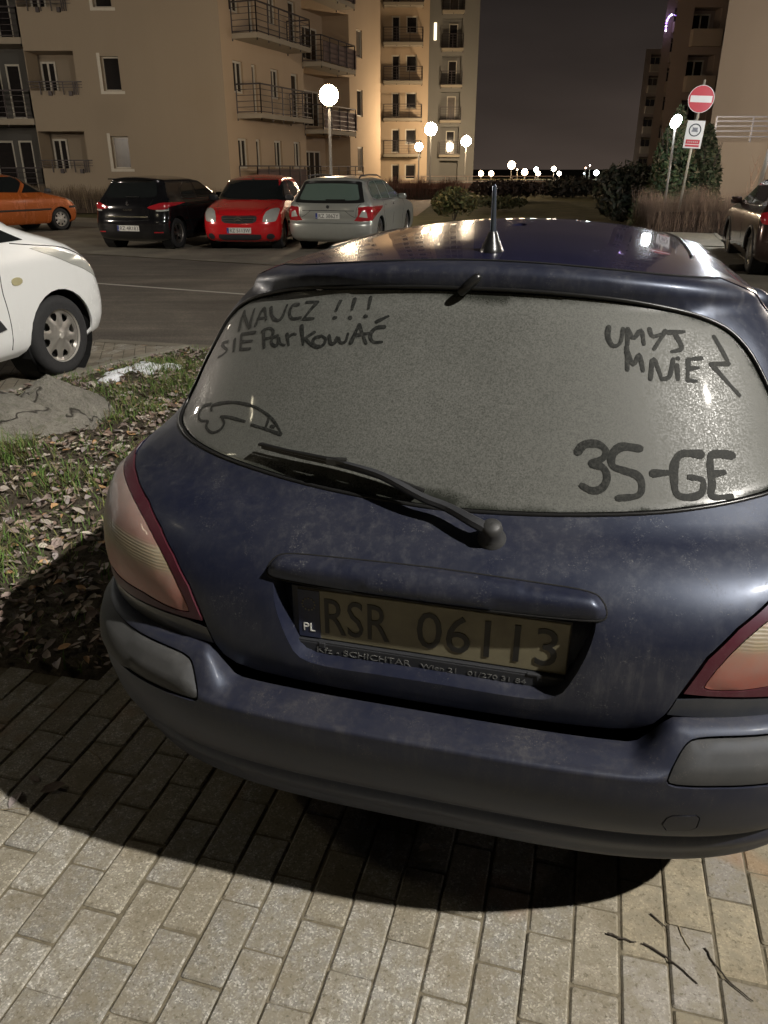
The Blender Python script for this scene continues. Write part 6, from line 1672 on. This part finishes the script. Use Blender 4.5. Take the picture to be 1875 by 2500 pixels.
def build_lamps():
    warm = (1.0, .76, .50)
    globe_lamp(-1.77, 28.0, 3.73, .30, 105, warm, 'nearest globe lamp standing behind the silver estate')
    globe_lamp(2.73, 50.0, 3.66, .34, 170, warm, 'upper globe lamp in front of the tower block')
    globe_lamp(2.46, 60.0, 2.95, .27, 110, warm, 'small low globe lamp left of the taller one by the tower')
    globe_lamp(6.73, 70.0, 3.59, .40, 320, warm, 'globe lamp at the right edge of the tower block')
    far = [(1249, 403, 9, warm), (1174, 430, 6, (1, .7, .4)), (1199, 429, 6, (1, .7, .4)), (1281, 420, 7.5, (1, .65, .35)), (1309, 414, 5.5, (.8, 1, .95)), (1314, 428, 5, (1, .8, .6)), (1352, 412, 5.5, (1, .85, .6)), (1365, 428, 5, (1, .85, .7)), (1456, 422, 6, (.9, 1, .95)), (1430, 410, 1.8, (1, .6, .4)), (1263, 414, 1.6, (1, .6, .4)), (1426, 423, 1.6, (.7, .9, 1)), (1440, 404, 1.4, (1, .8, .7))]
    f, t = 1880, R(24.08)
    labs = ['brightest distant warm lamp above the boundary rail', 'leftmost distant lamp on the boundary rail', 'second distant lamp on the boundary rail', 'large warm distant lamp right of the brightest one', 'cool white distant lamp at the end of the rail', 'small lamp just below the cool white one', 'cream lamp over the black shrub', 'lower cream lamp right of the black shrub', 'white star-like lamp above the tall black shrub', 'tiny orange speck left of the star-like lamp', 'tiny orange speck beside the brightest distant lamp', 'tiny blue speck left of the star-like lamp', 'tiny highest speck above the star-like lamp']
    for (px, py, r, col), lab in zip(far, labs):
        D = 130.0
        X = (px - 937.5) / f; Y = (py - 1250) / f
        fy = math.cos(t) - Y * math.sin(t); dz = -(math.sin(t) + Y * math.cos(t))
        y = D; x = X / fy * D; z = 1.6 + dz / fy * D
        globe_lamp(x, y, max(z, .8), r / f * D * .9, 28 if r > 3 else 14, col, lab, .05, 'distant street lamps')
    # white lamp beside the sign and the LED lamp cut by the right edge
    root = empty('white_street_lamp', (7.79, 23, 0)); tag(root, 'white oval lamp glowing left of the small sign plate', 'street lamp')
    bm = bmesh.new(); add_tube(bm, [(0, 0, 0), (0, 0, 2.6)], [.035, .03], 10); bm_obj('post', bm, simple('grey_lamp_post', (.25, .24, .22), .5, .4), root, smooth=True)
    bm = bmesh.new(); bmesh.ops.create_uvsphere(bm, u_segments=20, v_segments=12, radius=1, matrix=Matrix.Translation((0, 0, 2.73)) @ Matrix.Rotation(R(28), 4, 'Y') @ Matrix.Diagonal((.13, .13, .175, 1))); bm_obj('globe', bm, emis('white_globe_glow', (.92, .96, 1), 25), root, smooth=True)
    root = empty('led_street_lamp', (7.35, 16.6, 0)); tag(root, 'tilted post with a cold white lamp cut off by the right edge', 'street lamp')
    bm = bmesh.new(); add_tube(bm, [(.02, 0, 0), (.12, 0, 1.5), (.32, 0, 3.0)], [.05, .045, .04], 12); bm_obj('post', bm, simple('pale_post', (.36, .33, .28), .5, .3), root, smooth=True)
    bm = bmesh.new(); bmesh.ops.create_uvsphere(bm, u_segments=20, v_segments=12, radius=.13, matrix=Matrix.Translation((.36, 0, 3.10))); bm_obj('lamp_glass', bm, emis('cold_lamp_glow', (.85, .92, 1), 500), root, smooth=True)
    # purple light string
    pts = [(-.05, -.75, 15.0), (-.05, -.75, 15.9), (.35, -.75, 16.45), (1.0, -.75, 16.35), (2.0, -.75, 16.3)]
    root = empty('light_string', (30.2, 97, 0)); tag(root, 'purple blue string of lights on a high balcony at the right', 'light string')
    q = smooth_open(pts, 8)
    for i in range(0, len(q), 2):
        bm = bmesh.new(); bmesh.ops.create_icosphere(bm, subdivisions=1, radius=.10 if i < 18 else .06, matrix=Matrix.Translation(Vector(q[i]))); bm_obj('bulb', bm, emis('purple_bulb', (.32, .12, 1.0) if i % 4 else (.9, .75, 1), 5 if i < 18 else 1.2), root)
    bm = bmesh.new(); add_tube(bm, q, .02, 5); bm_obj('cable', bm, M['black'], root)
    # --- the two close lamps that light the parked car (outside the frame)
    r_, lo = arm_lamp(9.35, -3.25, 10.3, R(90), 1.28, 3900, (1.0, .95, .87), 'tall lamp on the right lighting the parked blue car', .24)
    lo.rotation_euler = (R(35), 0, 0)
    r2, lo2 = arm_lamp(-8.7, 1.7, 5.6, R(-90), 1.3, 150, (1.0, .88, .62), 'lower lamp on the left of the parked blue car', .7)
    lo2.rotation_euler = (R(-30), 0, 0)
    # lamps out of view; those brightening facades and terrace are added
    globe_lamp(-15.5, 24.5, 4.3, .30, 55, (1, .86, .70), 'added globe lamp out of view at the left, brightening the cream block')
    globe_lamp(25.0, 33.5, 4.6, .30, 480, (1, .90, .82), 'added globe lamp out of view at the right, brightening the gable wall')
    globe_lamp(13.2, 17.5, 4.0, .25, 420, (1, .84, .68), 'added globe lamp out of view at the right, brightening the terrace')
    globe_lamp(-15.0, 12.8, 4.2, .25, 700, (1, .88, .74), 'globe lamp on the near side beyond the left edge')

def build_sign():
    root = empty('road_sign', (7.6, 21.4, 0), R(-18)); tag(root, 'leaning sign post with a round no-entry sign above a white plate', 'road sign')
    lean = Matrix.Rotation(R(3.2), 4, 'Y')
    T = lambda x, y, z: lean @ Vector((x, y, z))
    bm = bmesh.new(); add_tube(bm, [T(0, 0, 0), T(0, 0, 3.56)], .03, 12); bm_obj('post', bm, simple('pale_post', (.40, .37, .30), .5, .3), root, smooth=True)
    red = simple('sign_red', (.48, .02, .03), .4, 0, .08); wh = simple('sign_white', (.70, .69, .66), .4, 0, .06); blk = simple('sign_black', (.02, .02, .02), .5)
    Mx = lean @ Matrix.Translation((0, -.05, 3.14)) @ Matrix.Rotation(R(90), 4, 'X')
    bm = bmesh.new(); add_lathe(bm, [(.001, .008), (.30, .008), (.302, .0), (.30, -.008), (.001, -.008)], 48, Mx); d = bm_obj('no_entry_disc', bm, red, root, smooth=True, angle=30)
    bm = bmesh.new(); add_box(bm, (0, 0, .0105), (.50, .145, .004), M=Mx); bm_obj('white_bar', bm, wh, d)
    bm = bmesh.new(); add_lathe(bm, [(.290, .0085), (.290, .0105), (.302, .0105), (.302, .0085)], 48, Mx); bm_obj('white_rim', bm, wh, d)
    Mp = lean @ Matrix.Translation((0, -.05, 2.36)) @ Matrix.Rotation(R(90), 4, 'X')
    bm = bmesh.new(); add_box(bm, (0, 0, 0), (.42, .62, .012), M=Mp); p = bm_obj('white_plate', bm, wh, root, bevel=.01)
    bm = bmesh.new(); add_lathe(bm, [(.120, .007), (.120, .010), (.145, .010), (.145, .007)], 40, Mp @ Matrix.Translation((0, .10, 0))); add_bar(bm, Mp @ Vector((-.09, .19, .0095)), Mp @ Vector((.09, .01, .0095)), .02, .003); bm_obj('prohibition_ring', bm, blk, p)
    bm = bmesh.new(); add_box(bm, (0, .12, .008), (.12, .07, .003), M=Mp); add_box(bm, (.0, .075, .008), (.15, .03, .003), M=Mp); bm_obj('pictogram', bm, simple('sign_grey', (.22, .22, .24), .5), p)
    bm = bmesh.new(); add_box(bm, (0, -.165, .008), (.33, .10, .004), M=Mp); add_box(bm, (0, -.255, .008), (.33, .045, .004), M=Mp); rb = bm_obj('red_panel', bm, red, p)
    bm = bmesh.new()
    for k in range(6): add_box(bm, (-.11 + .044 * k, -.165, .0115), (.030, .035, .002), M=Mp)
    bm_obj('faded_lettering', bm, simple('faded_lettering', (.50, .30, .28), .5), rb)

def build_world():
    w = bpy.data.worlds.new('World'); SC.world = w; w.use_nodes = True; nt = w.node_tree; nt.nodes.clear()
    out = nt.nodes.new('ShaderNodeOutputWorld'); bg = nt.nodes.new('ShaderNodeBackground'); tc = nt.nodes.new('ShaderNodeTexCoord'); sp = nt.nodes.new('ShaderNodeSeparateXYZ')
    nt.links.new(tc.outputs['Generated'], sp.inputs[0])
    rp = nt.nodes.new('ShaderNodeValToRGB'); nt.links.new(sp.outputs['Z'], rp.inputs['Fac'])
    e = rp.color_ramp.elements; e[0].position = 0; e[0].color = (.052, .039, .032, 1); e[1].position = .5; e[1].color = (.0052, .0050, .0054, 1)
    el = e.new(.10); el.color = (.024, .0185, .016, 1); el = e.new(.22); el.color = (.0095, .0080, .0075, 1)
    no = nt.nodes.new('ShaderNodeTexNoise'); no.inputs['Scale'].default_value = 2.2; no.inputs['Detail'].default_value = 4
    mp = nt.nodes.new('ShaderNodeMapping'); mp.inputs['Scale'].default_value = (1, 1, 4); nt.links.new(tc.outputs['Generated'], mp.inputs['Vector']); nt.links.new(mp.outputs[0], no.inputs['Vector'])
    mr = nt.nodes.new('ShaderNodeMapRange'); mr.inputs['From Min'].default_value = .3; mr.inputs['From Max'].default_value = .7; mr.inputs['To Min'].default_value = .75; mr.inputs['To Max'].default_value = 1.3
    nt.links.new(no.outputs['Fac'], mr.inputs['Value']); mx = nt.nodes.new('ShaderNodeMix'); mx.data_type = 'RGBA'; mx.blend_type = 'MULTIPLY'; mx.inputs[0].default_value = 1
    cc = nt.nodes.new('ShaderNodeCombineColor')
    for i in range(3): nt.links.new(mr.outputs[0], cc.inputs[i])
    nt.links.new(rp.outputs[0], mx.inputs[6]); nt.links.new(cc.outputs[0], mx.inputs[7]); nt.links.new(mx.outputs[2], bg.inputs[0]); bg.inputs[1].default_value = .8
    nt.links.new(bg.outputs[0], out.inputs[0])

def build_camera():
    cam = bpy.data.cameras.new('camera'); co = bpy.data.objects.new('camera', cam); COL.objects.link(co); SC.camera = co
    cam.sensor_fit = 'VERTICAL'; cam.sensor_height = 24; cam.lens = 24 * 1880 / 2500; cam.clip_end = 3000; cam.clip_start = .05
    co.location = (0, 0, 1.6); co.rotation_euler = (R(90 - 24.08), 0, 0)
    SC.render.engine = 'CYCLES'
    SC.view_settings.view_transform = 'Standard'; SC.view_settings.look = 'None'; SC.view_settings.exposure = .55; SC.view_settings.gamma = 1
    SC.cycles.max_bounces = 6; SC.cycles.sample_clamp_indirect = 4
    SC.render.resolution_x = 768; SC.render.resolution_y = 1024
build_world(); build_camera()
build_blue(); build_other_cars()
build_ground(); build_island(); build_plants(); build_buildings(); build_lamps(); build_sign()
